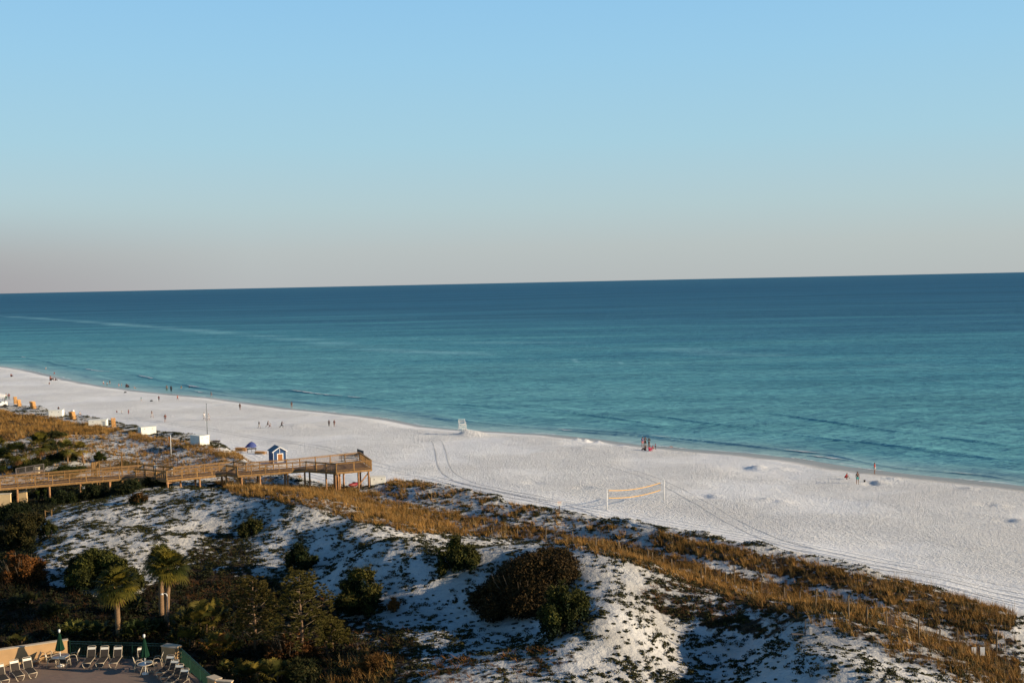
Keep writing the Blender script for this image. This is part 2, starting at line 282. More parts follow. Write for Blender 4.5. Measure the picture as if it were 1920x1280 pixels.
class MB:
    def __init__(s): s.v = []; s.q = []; s.t = []; s.n = []
    def add(s, vs, fs):
        k = len(s.v); s.v += [tuple(v) for v in vs]
        for f in fs: s.n.append([k + i for i in f])
        return s
    def box(s, c, d, rz=0.0, M=None):
        x, y, z = d[0] / 2, d[1] / 2, d[2] / 2; vs = [Vector((a * x, b * y, e * z)) for a in (-1, 1) for b in (-1, 1) for e in (-1, 1)]
        M2 = Matrix.Translation(c) @ Matrix.Rotation(rz, 4, 'Z')
        if M is not None: M2 = M @ M2
        s.add([M2 @ v for v in vs], [(0, 1, 3, 2), (4, 6, 7, 5), (0, 4, 5, 1), (2, 3, 7, 6), (0, 2, 6, 4), (1, 5, 7, 3)]); return s
    def bar(s, a, b, w, h=None, up=(0, 0, 1)):
        a = Vector(a); b = Vector(b); h = h or w; d = (b - a).normalized(); up = Vector(up)
        if abs(d.dot(up)) > .98: up = Vector((1, 0, 0))
        x = d.cross(up).normalized(); u = x.cross(d).normalized(); vs = []
        for p in (a, b):
            for i, j in ((-1, -1), (1, -1), (1, 1), (-1, 1)): vs.append(p + x * (i * w / 2) + u * (j * h / 2))
        s.add(vs, [(0, 3, 2, 1), (4, 5, 6, 7), (0, 1, 5, 4), (1, 2, 6, 5), (2, 3, 7, 6), (3, 0, 4, 7)]); return s
    def tube(s, pts, r, n=6, closed=False):
        pts = [Vector(p) for p in pts]; rs = r if isinstance(r, (list, tuple)) else [r] * len(pts); vs = []; fs = []; u = None
        for i, p in enumerate(pts):
            d = (pts[min(i + 1, len(pts) - 1)] - pts[max(i - 1, 0)]).normalized()
            if u is None: u = d.orthogonal().normalized()
            else: u = (u - d * u.dot(d)).normalized()
            w2 = d.cross(u)
            for k in range(n):
                a = 2 * math.pi * k / n; vs.append(p + (u * math.cos(a) + w2 * math.sin(a)) * rs[i])
        for i in range(len(pts) - 1):
            for k in range(n): fs.append((i * n + k, i * n + (k + 1) % n, (i + 1) * n + (k + 1) % n, (i + 1) * n + k))
        fs.append(tuple(range(n))[::-1]); fs.append(tuple((len(pts) - 1) * n + k for k in range(n)))
        s.add(vs, fs); return s
    def lathe(s, prof, c=(0, 0, 0), n=12, wob=0.0):
        vs = []; fs = []
        for i, (r, z) in enumerate(prof):
            for k in range(n):
                a = 2 * math.pi * k / n; rr = r * (1 + wob * (1 if k % 2 else -1)); vs.append((c[0] + rr * math.cos(a), c[1] + rr * math.sin(a), c[2] + z))
        for i in range(len(prof) - 1):
            for k in range(n): fs.append((i * n + k, i * n + (k + 1) % n, (i + 1) * n + (k + 1) % n, (i + 1) * n + k))
        fs.append(tuple(range(n))[::-1]); fs.append(tuple((len(prof) - 1) * n + k for k in range(n)))
        s.add(vs, fs); return s
    def prism(s, poly, z0, z1):
        n = len(poly); s.add([(x, y, z0) for x, y in poly] + [(x, y, z1) for x, y in poly], [tuple(range(n))[::-1], tuple(range(n, 2 * n))] + [(i, (i + 1) % n, n + (i + 1) % n, n + i) for i in range(n)]); return s
    def build(s, name, m, parent=None, smooth=False, loc=None, bevel=0.0):
        me = bpy.data.meshes.new(name); me.from_pydata([Vector(v) - Vector(loc) for v in s.v] if loc is not None else s.v, [], s.n); me.update()
        bm = bmesh.new(); bm.from_mesh(me); bmesh.ops.recalc_face_normals(bm, faces=bm.faces); bm.to_mesh(me); bm.free()
        if smooth: me.polygons.foreach_set('use_smooth', [True] * len(me.polygons))
        me.materials.append(m); o = bpy.data.objects.new(name, me); COL.objects.link(o)
        if loc is not None and parent is None: o.location = loc
        if parent: o.parent = parent
        if bevel:
            b = o.modifiers.new('bevel', 'BEVEL'); b.width = bevel; b.segments = 1; b.limit_method = 'ANGLE'
        return o
def empty(name, loc, rz=0.0, label=None, cat=None, group=None, scale=1.0):
    o = bpy.data.objects.new(name, None); COL.objects.link(o); o.location = loc; o.rotation_euler = (0, 0, rz); o.scale = (scale,) * 3; o.empty_display_size = .2
    tag(o, label, cat, group); return o
def copy_tree(o, loc=None, rz=None, label=None, group=None, scale=None, parent=None):
    c = o.copy(); COL.objects.link(c); c.parent = parent
    for ch in list(o.children): copy_tree(ch, parent=c)
    if loc is not None: c.location = loc
    if rz is not None: c.rotation_euler = (0, 0, rz)
    if scale: c.scale = (scale,) * 3
    if label: c['label'] = label
    if group: c['group'] = group
    return c

# ------------------------------------------------------------------ planting densities (drawn as areas of the photographed dune field)
A_RIDGE = [(400, 908), (480, 905), (560, 915), (700, 922), (760, 945), (900, 975), (1050, 995), (1180, 1030), (1300, 1058), (1500, 1112), (1700, 1180), (1920, 1245), (1920, 1300), (1820, 1290), (1700, 1238), (1620, 1210), (1540, 1175), (1470, 1150), (1400, 1130), (1300, 1096), (1200, 1064), (1100, 1034), (1000, 1012), (850, 1006), (760, 998), (700, 985), (620, 962), (500, 935), (440, 925)]
A_FORE = [(738, 898), (800, 905), (900, 930), (1000, 953), (1060, 968), (1200, 992), (1330, 1018), (1500, 1052), (1700, 1095), (1910, 1145), (1905, 1180), (1840, 1192), (1700, 1150), (1550, 1110), (1400, 1072), (1280, 1040), (1150, 1010), (1000, 985), (880, 958), (780, 942), (700, 925)]
A_FORE_DENSE = [(1235, 1002), (1330, 1018), (1500, 1052), (1700, 1095), (1912, 1147), (1905, 1180), (1840, 1188), (1700, 1145), (1550, 1100), (1400, 1066), (1330, 1050), (1240, 1030)]
A_SWALE = [(1130, 1015), (1300, 1048), (1500, 1100), (1700, 1150), (1920, 1200), (1920, 1290), (1700, 1190), (1500, 1125), (1300, 1070), (1130, 1028)]
A_LEFT_GOLD = [(-40, 765), (60, 775), (140, 790), (230, 806), (180, 812), (130, 810), (90, 816), (40, 824), (-40, 832)]
A_LEFT_DUNE = [(-40, 765), (120, 783), (250, 812), (400, 840), (460, 858), (520, 905), (470, 912), (300, 890), (0, 890), (-40, 890)]
A_LEFT_CREST = [(245, 812), (330, 824), (400, 842), (455, 856), (455, 866), (400, 856), (330, 838), (250, 824)]
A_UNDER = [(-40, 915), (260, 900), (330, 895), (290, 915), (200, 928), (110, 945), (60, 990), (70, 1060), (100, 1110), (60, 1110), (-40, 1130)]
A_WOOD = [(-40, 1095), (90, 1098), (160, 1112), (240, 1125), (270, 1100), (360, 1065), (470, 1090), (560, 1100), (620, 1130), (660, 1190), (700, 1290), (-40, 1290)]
A_BROWN = [(1330, 1090), (1420, 1120), (1520, 1165), (1480, 1180), (1440, 1195), (1330, 1180), (1240, 1150), (1200, 1110), (1230, 1085)]
A_BOWL = [(1170, 1150), (1260, 1130), (1400, 1160), (1470, 1190), (1460, 1240), (1420, 1290), (1190, 1290), (1150, 1230)]
A_BROWN2 = [(820, 1225), (900, 1235), (1000, 1215), (1100, 1225), (1060, 1260), (960, 1275), (840, 1290), (780, 1270)]
A_DARK1 = [(360, 1010), (440, 1000), (480, 1030), (470, 1075), (560, 1095), (480, 1100), (380, 1075), (340, 1060)]
A_DARK2 = [(690, 1010), (800, 1012), (830, 1040), (780, 1060), (700, 1050)]
A_DARK3 = [(640, 1160), (760, 1175), (790, 1230), (760, 1290), (600, 1290)]
A_REDBR = [(340, 1092), (420, 1098), (480, 1130), (450, 1150), (380, 1140), (340, 1130)]
A_GOLDL = [(600, 1240), (680, 1215), (740, 1240), (740, 1290), (600, 1290)]
def wob(px, py, s=60, a=14): return px + (fbm(px / s + 5, py / s * 2, 2) - .5) * a * 2, py + (fbm(px / s + 50, py / s * 2 + 9, 2) - .5) * a
def areas(px, py):
    qx, qy = wob(px, py); D = {}
    for k, a in (('ridge', A_RIDGE), ('fore', A_FORE), ('foredense', A_FORE_DENSE), ('swale', A_SWALE), ('lgold', A_LEFT_GOLD), ('ldune', A_LEFT_DUNE), ('lcrest', A_LEFT_CREST), ('under', A_UNDER), ('wood', A_WOOD), ('brown', A_BROWN), ('bowl', A_BOWL), ('brown2', A_BROWN2), ('dark1', A_DARK1), ('dark2', A_DARK2), ('dark3', A_DARK3), ('redbr', A_REDBR), ('goldl', A_GOLDL)):
        D[k] = pip(qx, qy, a).astype(float)
    return D

# ------------------------------------------------------------------ ground sheet
def axis(segs):
    out = []
    for a, b, s in segs:
        n = max(1, int(round((b - a) / s))); out += list(np.linspace(a, b, n, endpoint=False))
    out.append(segs[-1][1]); return np.array(out)
gx = axis([(-40000, -3000, 9000), (-3000, -400, 260), (-400, -270, 12), (-270, -80, 1.5), (-80, 62, .45), (62, 90, 1.2), (90, 300, 12), (300, 3000, 300)])
gy = axis([(-3000, -300, 400), (-300, 40, 20), (40, 66, 1.2), (66, 160, .45), (160, 205, .8), (205, 470, 1.6), (470, 700, 12), (700, 4000, 300), (4000, 24000, 5000)])
X, Y = np.meshgrid(gx, gy); xf, yf = X.ravel(), Y.ravel()
zf = height(xf, yf); sh_d = polydist(xf, yf, shore); toe_d = polydist(xf, yf, toe)
ppx, ppy = proj(xf, yf, zf)
vis = (yf > 50) & (ppx > -120) & (ppx < 2040) & (ppy < 1330)
D = areas(np.where(vis, ppx, -999), np.where(vis, ppy, -999))
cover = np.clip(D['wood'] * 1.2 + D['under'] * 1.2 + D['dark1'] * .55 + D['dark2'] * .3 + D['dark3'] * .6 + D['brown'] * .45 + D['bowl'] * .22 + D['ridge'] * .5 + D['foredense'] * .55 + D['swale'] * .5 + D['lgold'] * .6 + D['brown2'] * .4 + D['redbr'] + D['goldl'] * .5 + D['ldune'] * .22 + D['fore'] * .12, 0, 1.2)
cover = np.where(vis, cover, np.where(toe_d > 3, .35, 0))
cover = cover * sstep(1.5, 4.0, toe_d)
nx, ny = len(gx), len(gy); ii = (np.arange(ny - 1)[:, None] * nx + np.arange(nx - 1)[None]).ravel()
quads = np.stack([ii, ii + 1, ii + nx + 1, ii + nx], -1)
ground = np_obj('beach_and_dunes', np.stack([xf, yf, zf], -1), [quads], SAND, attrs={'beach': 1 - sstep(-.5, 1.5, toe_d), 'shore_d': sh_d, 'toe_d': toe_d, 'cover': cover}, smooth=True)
tag(ground, kind='structure')

# ------------------------------------------------------------------ sea
def sea_material():
    m = bpy.data.materials.new('sea_water'); m.use_nodes = True; L = m.node_tree.links; b = m.node_tree.nodes['Principled BSDF']
    d = mth(m, 'MULTIPLY', attrf(m, 'shore_d'), -1.0); st = attrf(m, 'streak'); st2 = attrf(m, 'streak2')
    o = scaled(m, 1, 1); along = scaled(m, .004, .022, 1, R(28)); along2 = scaled(m, .012, .075, 1, R(30))
    big = noise(m, 1.0, 4, along, .55); mid = noise(m, 1.0, 4, along2, .6)
    dd = mth(m, 'MULTIPLY', d, rng(m, big, .3, .7, .5, 1.75, False))
    cr = nd(m, 'ShaderNodeValToRGB'); e = cr.color_ramp; e.interpolation = 'LINEAR'
    lg = mth(m, 'DIVIDE', mth(m, 'LOGARITHM', mth(m, 'ADD', mth(m, 'MAXIMUM', dd, 0.0), 5.0), 10.0), 4.0)   # log10 of the distance / 4
    L.new(lg, cr.inputs[0])
    stops = SEA_STOPS
    e.elements[0].position = stops[0][0]; e.elements[0].color = (*stops[0][1], 1); e.elements[1].position = stops[-1][0]; e.elements[1].color = (*stops[-1][1], 1)
    for p, c in stops[1:-1]:
        q = e.elements.new(p); q.color = (*c, 1)
    c = cr.outputs[0]
    c = mixc(m, rng(m, mid, .40, .68, 0, .75), c, mixc(m, .5, c, (.01, .10, .16)))
    pat = noise(m, 1.0, 4, scaled(m, .0011, .0042, 1, R(10)), .6); c = mixc(m, mth(m, 'MULTIPLY', rng(m, pat, .42, .64, 0, .5), rng(m, d, 150, 500)), c, (.012, .085, .165))
    # pale streaks where the bottom shoals
    sw = mth(m, 'ABSOLUTE', mth(m, 'ADD', st, mth(m, 'MULTIPLY', mth(m, 'SUBTRACT', noise(m, .02, 3, o), .5), 30)))
    s1 = mth(m, 'MULTIPLY', rng(m, sw, 0, 18, 1, 0), rng(m, noise(m, 1.0, 3, scaled(m, .012, .03, 1, R(28))), .38, .62, .15, 1))
    sw2 = mth(m, 'ABSOLUTE', mth(m, 'ADD', st2, mth(m, 'MULTIPLY', mth(m, 'SUBTRACT', noise(m, .015, 3, o), .5), 40)))
    s2 = mth(m, 'MULTIPLY', rng(m, sw2, 0, 22, .8, 0), rng(m, noise(m, 1.0, 3, scaled(m, .01, .03, 1, R(28))), .42, .65))
    c = mixc(m, mth(m, 'MULTIPLY', mth(m, 'ADD', mth(m, 'MULTIPLY', s1, .45), mth(m, 'MULTIPLY', s2, .36)), 1.0), c, (.30, .62, .68))
    fl = rng(m, noise(m, 1.0, 3, scaled(m, .006, .05, 1, R(22))), .66, .74, 0, .06); c = mixc(m, fl, c, (.3, .6, .65))
    # sand showing through the last metres, and the lacy foam edge
    edge = rng(m, d, -.5, 14, .6, 0); c = mixc(m, edge, c, (.40, .55, .52))
    fo = mth(m, 'ADD', d, mth(m, 'MULTIPLY', mth(m, 'SUBTRACT', noise(m, .25, 4, o), .5), 5.0))
    foam = mth(m, 'MULTIPLY', rng(m, mth(m, 'ABSOLUTE', mth(m, 'SUBTRACT', fo, 1.0)), 0, .7, 1, 0), rng(m, noise(m, .06, 3, o), .47, .6))
    c = mixc(m, mth(m, 'MULTIPLY', foam, .6), c, (.75, .78, .78))
    L.new(c, b.inputs['Base Color']); b.inputs['Specular IOR Level'].default_value = 0.0; b.inputs['Roughness'].default_value = .6
    gl = nd(m, 'ShaderNodeBsdfGlossy'); gl.inputs['Roughness'].default_value = .22; gl.inputs['Color'].default_value = (.9, .95, 1, 1); ms = nd(m, 'ShaderNodeMixShader')
    lw = nd(m, 'ShaderNodeLayerWeight'); lw.inputs['Blend'].default_value = .35; L.new(rng(m, lw.outputs['Facing'], .2, 1.0, .03, .10), ms.inputs[0]); L.new(b.outputs[0], ms.inputs[1]); L.new(gl.outputs[0], ms.inputs[2]); L.new(ms.outputs[0], m.node_tree.nodes['Material Output'].inputs['Surface'])
    # ripples, chop and low swell
    w1 = noise(m, .55, 5, scaled(m, .6, 1.5, 1, R(30)), .62); w2 = noise(m, .10, 4, scaled(m, .45, 1.6, 1, R(30)), .55)
    ph = mth(m, 'ADD', mth(m, 'MULTIPLY', d, .42), mth(m, 'MULTIPLY', noise(m, .012, 2, o), 9.0))
    sw_ = mth(m, 'MULTIPLY', rng(m, mth(m, 'SINE', ph), .2, 1.0), rng(m, d, 4, 90, 1.0, 0)); sw_ = mth(m, 'MULTIPLY', sw_, rng(m, noise(m, .03, 2, o), .38, .6))
    h = mth(m, 'ADD', mth(m, 'ADD', mth(m, 'ADD', mth(m, 'MULTIPLY', w1, .55), mth(m, 'MULTIPLY', noise(m, .28, 4, scaled(m, .5, 1.7, 1, R(24)), .6), 1.3)), mth(m, 'MULTIPLY', w2, 2.6)), mth(m, 'MULTIPLY', sw_, .4))
    h = mth(m, 'MULTIPLY', h, rng(m, d, 0, 25, .35, 1))
    bp = nd(m, 'ShaderNodeBump'); bp.inputs['Strength'].default_value = 1.0; bp.inputs['Distance'].default_value = 1.0
    L.new(h, bp.inputs['Height']); L.new(bp.outputs[0], b.inputs['Normal']); L.new(bp.outputs[0], gl.inputs['Normal'])
    return m
SEA_STOPS = [(.17, (.30, .52, .53)), (.36, (.16, .43, .47)), (.50, (.12, .37, .42)), (.60, (.075, .295, .37)), (.68, (.045, .195, .29)), (.77, (.026, .14, .24)), (.88, (.017, .115, .215)), (1.0, (.024, .13, .225))]
streak = [tuple(P(a, b, 0)[:2]) for a, b in [(-300, 583), (0, 592), (120, 600), (280, 612), (420, 625), (560, 635), (700, 655), (850, 663)]]
streak2 = [tuple(P(a, b, 0)[:2]) for a, b in [(900, 640), (1100, 648), (1300, 656), (1450, 666), (1700, 690), (1920, 700)]]
sx = axis([(-80000, -5000, 15000), (-5000, -600, 400), (-600, 300, 15), (300, 4000, 300), (4000, 80000, 15000)])
sy = axis([(-200, 60, 40), (60, 700, 10), (700, 2000, 50), (2000, 8000, 600), (8000, 90000, 12000)])
X, Y = np.meshgrid(sx, sy); xs, ys = X.ravel(), Y.ravel(); nx, ny = len(sx), len(sy); ii = (np.arange(ny - 1)[:, None] * nx + np.arange(nx - 1)[None]).ravel()
sea = np_obj('sea', np.stack([xs, ys, np.zeros_like(xs)], -1), [np.stack([ii, ii + 1, ii + nx + 1, ii + nx], -1)], sea_material(),
             attrs={'shore_d': polydist(xs, ys, shore), 'streak': polydist(xs, ys, streak), 'streak2': polydist(xs, ys, streak2)}, smooth=True)
tag(sea, kind='structure')
#PART2
# ------------------------------------------------------------------ plants: colour-tinted leaf meshes
LEAF = mat('leaf', (0, 0, 0), .75, .25, 3.0, spec=.15, attr='tint')
BARK = mat('bark', (.13, .085, .05), .9, .3, 8, bump=.6, spec=.1)
TWIG = mat('twig', (.16, .12, .08), .9, .3, 8, spec=.1)
def mixcols(n, a, b, k=1.0, rng_=RNG):
    t = rng_.random((n, 1)) ** k; return np.array(a) * (1 - t) + np.array(b) * t
def rot_rand(n, rng_=RNG):
    v = rng_.normal(size=(n, 3)); return v / np.linalg.norm(v, axis=1, keepdims=True)
def leaves(c, r, n, size, colA, colB, flat=.0, shell=.55, k=1.0):
    """n folded leaf quads spread through an ellipsoid; returns (verts, quads, colours)"""
    c = np.array(c, float); r = np.array(r, float); d = rot_rand(n); d[:, 2] = np.where(d[:, 2] < -.4, -d[:, 2], d[:, 2])
    rad = shell + (1 - shell) * RNG.random((n, 1)) ** .7; rad *= 1 + .16 * RNG.normal(size=(n, 1)) * .6
    p = c + d * r * rad; nrm = d * .6 + rot_rand(n) * .9; nrm /= np.linalg.norm(nrm, axis=1, keepdims=True)
    u = np.cross(nrm, rot_rand(n)); u /= np.linalg.norm(u, axis=1, keepdims=True) + 1e-9; v = np.cross(nrm, u)
    s = size * (.6 + .8 * RNG.random((n, 1))); V = np.stack([p - u * s, p - v * s * .5, p + u * s, p + v * s * .5], 1).reshape(-1, 3)
    Q = np.arange(4 * n).reshape(n, 4); C = np.repeat(mixcols(n, colA, colB, k), 4, 0); return V, Q, C
def spikes(c, n, L, wd, colA, colB, up=.2, spread=1.0, k=1.0, tip=None):
    """n thin tapering blades fanning from c"""
    d = rot_rand(n); d[:, 2] = np.abs(d[:, 2]) * spread * .6 + up; d /= np.linalg.norm(d, axis=1, keepdims=True)
    Ls = L * (.6 + .5 * RNG.random((n, 1))); s = np.cross(d, rot_rand(n)); s /= np.linalg.norm(s, axis=1, keepdims=True) + 1e-9; s *= wd
    c = np.asarray(c, float); base = c + d * Ls * .08
    V = np.stack([base - s, base + s, c + d * Ls], 1).reshape(-1, 3); T = np.arange(3 * n).reshape(n, 3)
    C = np.repeat(mixcols(n, colA, colB, k), 3, 0)
    if tip is not None: C[2::3] = C[2::3] * .4 + np.array(tip) * .6
    return V, T, C
def join(parts, name, parent, loc, m=None):
    V = []; F = []; C = []; k = 0
    for v, f, c in parts: V.append(v); F.append(np.asarray(f) + k); C.append(c); k += len(v)
    F4 = [f for f in F if f.shape[1] == 4]; F3 = [f for f in F if f.shape[1] == 3]
    fs = ([np.concatenate(F4)] if F4 else []) + ([np.concatenate(F3)] if F3 else [])
    return np_obj(name, np.concatenate(V), fs, m or LEAF, parent, cols=np.concatenate(C), loc=loc)
def branches(base, targets, r0, name, parent, loc, m=BARK, sag=.1):
    b = MB()
    for t in targets:
        a = Vector(base); t = Vector(t); mid = a.lerp(t, .5) + Vector((random.uniform(-.15, .15), random.uniform(-.15, .15), sag))
        b.tube([a, mid, t], [r0, r0 * .6, r0 * .15], 5)
    o = b.build(name, m, parent, smooth=True, loc=None)
    if loc is not None:
        o.data.transform(Matrix.Translation(-Vector(loc)))
    return o

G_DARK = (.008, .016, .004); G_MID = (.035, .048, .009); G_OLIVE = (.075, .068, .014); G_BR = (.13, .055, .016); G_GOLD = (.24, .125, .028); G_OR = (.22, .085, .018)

def shrub(px, py, wpx, hpx, label, cols=(G_DARK, G_OLIVE), lobes=9, dens=1.0, leaf=.11, name='dune_shrub', group=None, kind='leaf', k=1.2, twigs=0, seed=None):
    g = G(px, py); W = pxm(g, wpx) / 2; Hh = pxm(g, hpx) * 1.06
    g = g + Vector((0, W * .45, 0)); g.z = H1(g.x, g.y)
    rt = empty(name, g, 0, label, 'shrub', group)
    pr = []; cs = []
    lobes = int(lobes * 1.7); leaf *= .82
    for i in range(lobes):
        a = i * 2.4 + random.random(); q = math.sqrt(i / lobes) * .92
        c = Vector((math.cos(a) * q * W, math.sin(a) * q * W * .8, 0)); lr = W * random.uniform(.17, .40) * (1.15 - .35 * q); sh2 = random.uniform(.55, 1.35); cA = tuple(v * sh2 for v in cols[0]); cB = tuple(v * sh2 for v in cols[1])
        gz = H1(g.x + c.x, g.y + c.y) - g.z
        top = Hh * (1 - .6 * q * q) * random.uniform(.62, 1.12); lr2 = min(lr, top * .75)
        c.z = gz + max(top - lr2, lr2 * .4); cs.append(c)
        n = int(dens * 150 * (lr * lr) / (leaf * leaf) * .12) + 60
        if kind == 'needle':
            for _ in range(max(6, int(n / 26))):
                d = Vector(rot_rand(1)[0]); d.z = abs(d.z) * .9 - .1; p = c + Vector((d.x * lr, d.y * lr, d.z * lr2))
                pr.append(spikes(p, 30, leaf * 3.2, leaf * .16, cols[0], cols[1], .35, k=k))
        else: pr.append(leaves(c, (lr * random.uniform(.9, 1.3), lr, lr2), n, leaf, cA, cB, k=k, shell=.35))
        if top > lr2 * 1.6: pr.append(leaves((c.x, c.y, gz + (top - lr2) * .5), (lr * .9, lr * .9, max(.2, (top - lr2) * .6)), n // 2, leaf, cols[0], cols[0], shell=.4))
    # ragged sprigs break the outline
    for c in cs:
        for _ in range(6):
            d = Vector(rot_rand(1)[0]); d.z = abs(d.z); pr.append(spikes(c + d * W * .3, 10, leaf * 5, leaf * .28, cols[0], cols[1], .4, k=k))
    join(pr, 'foliage', rt, None)
    b = MB()
    for c in cs:
        b.tube([(0, 0, -.15), (c.x * .6, c.y * .6, c.z * .5), tuple(c)], [.06, .045, .02], 5)
    if twigs:
        for _ in range(twigs):
            a = random.random() * 6.28; q = random.random() ** .5 * W * .9; x, y = math.cos(a) * q, math.sin(a) * q; z0 = Hh * (1 - .5 * (q / W) ** 2) * .7
            b.tube([(0, 0, -.1), (x * .7, y * .7, z0 * .6), (x + random.uniform(-.2, .2), y + random.uniform(-.2, .2), z0 + random.uniform(.45, .95))], [.03, .022, .009], 4)
    b.build('stem', TWIG, rt, smooth=True)
    return rt

def fan(c, d, stem, rad, nb, cA, cB, droop=.35, wd=.035, k=1.0):
    """a palmate leaf: stalk from c along d, then a fan of blades"""
    d = Vector(d).normalized(); s = d.cross(Vector((0, 0, 1)));
    if s.length < .1: s = Vector((1, 0, 0))
    s.normalize(); nrm = s.cross(d).normalized(); hub = Vector(c) + d * stem + Vector((0, 0, -stem * .12 * droop))
    V = []; Q = []; C = []
    V += [Vector(c) - s * .012, Vector(c) + s * .012, hub + s * .010, hub - s * .010]; Q.append((0, 1, 2, 3)); col = np.array(cA) * .5 + np.array(cB) * .5; C += [col] * 4
    t = np.random.random() if False else random.random(); cb = np.array(cA) * (1 - t ** k) + np.array(cB) * t ** k
    for i in range(nb):
        a = (i / (nb - 1) - .5) * 3.7; dr = d * math.cos(a) + s * math.sin(a); L = rad * (.78 + .22 * math.cos(a)) * random.uniform(.88, 1.08)
        m1 = hub + dr * L * .6 + nrm * (.06 * L); tp = hub + dr * L * .98 + Vector((0, 0, -L * droop * random.uniform(.6, 1.3))); sd_ = dr.cross(nrm).normalized() * wd * rad
        k0 = len(V); V += [hub - sd_ * .3, hub + sd_ * .3, m1 + sd_, m1 - sd_, tp + sd_ * .15, tp - sd_ * .15]; Q += [(k0, k0 + 1, k0 + 2, k0 + 3), (k0 + 3, k0 + 2, k0 + 4, k0 + 5)]
        cc = cb * random.uniform(.75, 1.25); C += [cc] * 6
    return np.array([tuple(v) for v in V]), np.array(Q), np.array(C)

def palm(px, py, trunk_px, crown_px, label, nf=46, group=None, base=None, lean=(0, 0), col=((.020, .028, .005), (.15, .115, .014)), name='cabbage_palm'):
    g = base or G(px, py); Ht = pxm(g, trunk_px); Rr = pxm(g, crown_px) / 2 * 1.12
    rt = empty(name, g, random.random() * 6, label, 'palm tree', group); rt.rotation_euler = (0, 0, 0)
    tr = max(.13, min(.19, Ht * .05)); pts = []; rs = []; n = 16
    for i in range(n + 1):
        f = i / n; pts.append((lean[0] * f * f, lean[1] * f * f, -.4 + (Ht + .4) * f)); rs.append(tr * (1.12 - .22 * f) * (1 + .07 * (i % 2)))
    MB().tube(pts, rs, 10).build('trunk', mat('palm_trunk', (.20, .125, .07), .9, .3, 14, bump=.7, spec=.1), rt, smooth=True)
    top = Vector((lean[0], lean[1], Ht)); bt = MB()
    for i in range(26):   # old leaf bases below the crown
        a = i * 2.4; z = Ht - .1 - .035 * i; q = Vector((lean[0] + math.cos(a) * tr * .8, lean[1] + math.sin(a) * tr * .8, z))
        bt.bar(q, q + Vector((math.cos(a) * .2, math.sin(a) * .2, .26)), .07, .025)
    bt.build('leaf_base', mat('palm_boot', (.26, .13, .06), .9, .25, 10, spec=.1), rt)
    pr = []
    for i in range(nf):
        f = (i + .5) / nf; el = math.radians(88 - 122 * f ** .95); a = i * 2.39996 + random.uniform(-.2, .2)
        d = Vector((math.cos(a) * math.cos(el), math.sin(a) * math.cos(el), math.sin(el)))
        st = Rr * random.uniform(.34, .60); pr.append(fan(top + Vector((0, 0, .15)), d, st, Rr * random.uniform(.48, .6), 19, col[0], col[1], .22 if el > 0 else .3, .045, 1.5))
    join(pr, 'frond', rt, None).name = 'crown'
    dp = []
    for i in range(9):
        a = i * 2.4; el = math.radians(random.uniform(-80, -50)); d = Vector((math.cos(a) * math.cos(el), math.sin(a) * math.cos(el), math.sin(el)))
        dp.append(fan(top - Vector((0, 0, .1)), d, Rr * .3, Rr * .35, 11, (.10, .05, .02), (.22, .11, .04), .3, .05))
    join(dp, 'dead_frond', rt, None)
    return rt

def palmetto(px, py, wpx, hpx, label, nf=34, group=None, col=((.02, .026, .005), (.13, .095, .014)), name='saw_palmetto', dead=0):
    g = G(px, py); W = pxm(g, wpx) / 2; Hh = pxm(g, hpx); g = g + Vector((0, W * .3, 0)); g.z = H1(g.x, g.y)
    rt = empty(name, g, 0, label, 'palmetto', group); pr = []
    for i in range(nf):
        a = i * 2.4; q = math.sqrt((i % 17) / 17) * W * .62; c = Vector((math.cos(a) * q, math.sin(a) * q * .8, 0)); c.z = H1(g.x + c.x, g.y + c.y) - g.z
        el = math.radians(random.uniform(35, 85)); b = a + random.uniform(-.7, .7); d = Vector((math.cos(b) * math.cos(el), math.sin(b) * math.cos(el), math.sin(el)))
        rr = min(.75, Hh * .5) * random.uniform(.8, 1.1); st = max(.2, (Hh * (1.05 - .45 * (q / W) ** 2) - rr * .8)) * random.uniform(.55, 1.0)
        cc = col if i >= dead else ((.16, .06, .012), (.34, .15, .03))
        pr.append(fan(c, d, st, rr, 15, cc[0], cc[1], .3, .055, 1.3))
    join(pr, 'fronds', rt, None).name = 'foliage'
    b = MB()
    for i in range(6):
        a = i * 1.05; b.tube([(0, 0, -.3), (math.cos(a) * W * .35, math.sin(a) * W * .28, -.05), (math.cos(a) * W * .5, math.sin(a) * W * .4, Hh * .35)], [.1, .09, .06], 6)
    b.build('stem', BARK, rt, smooth=True)
    return rt

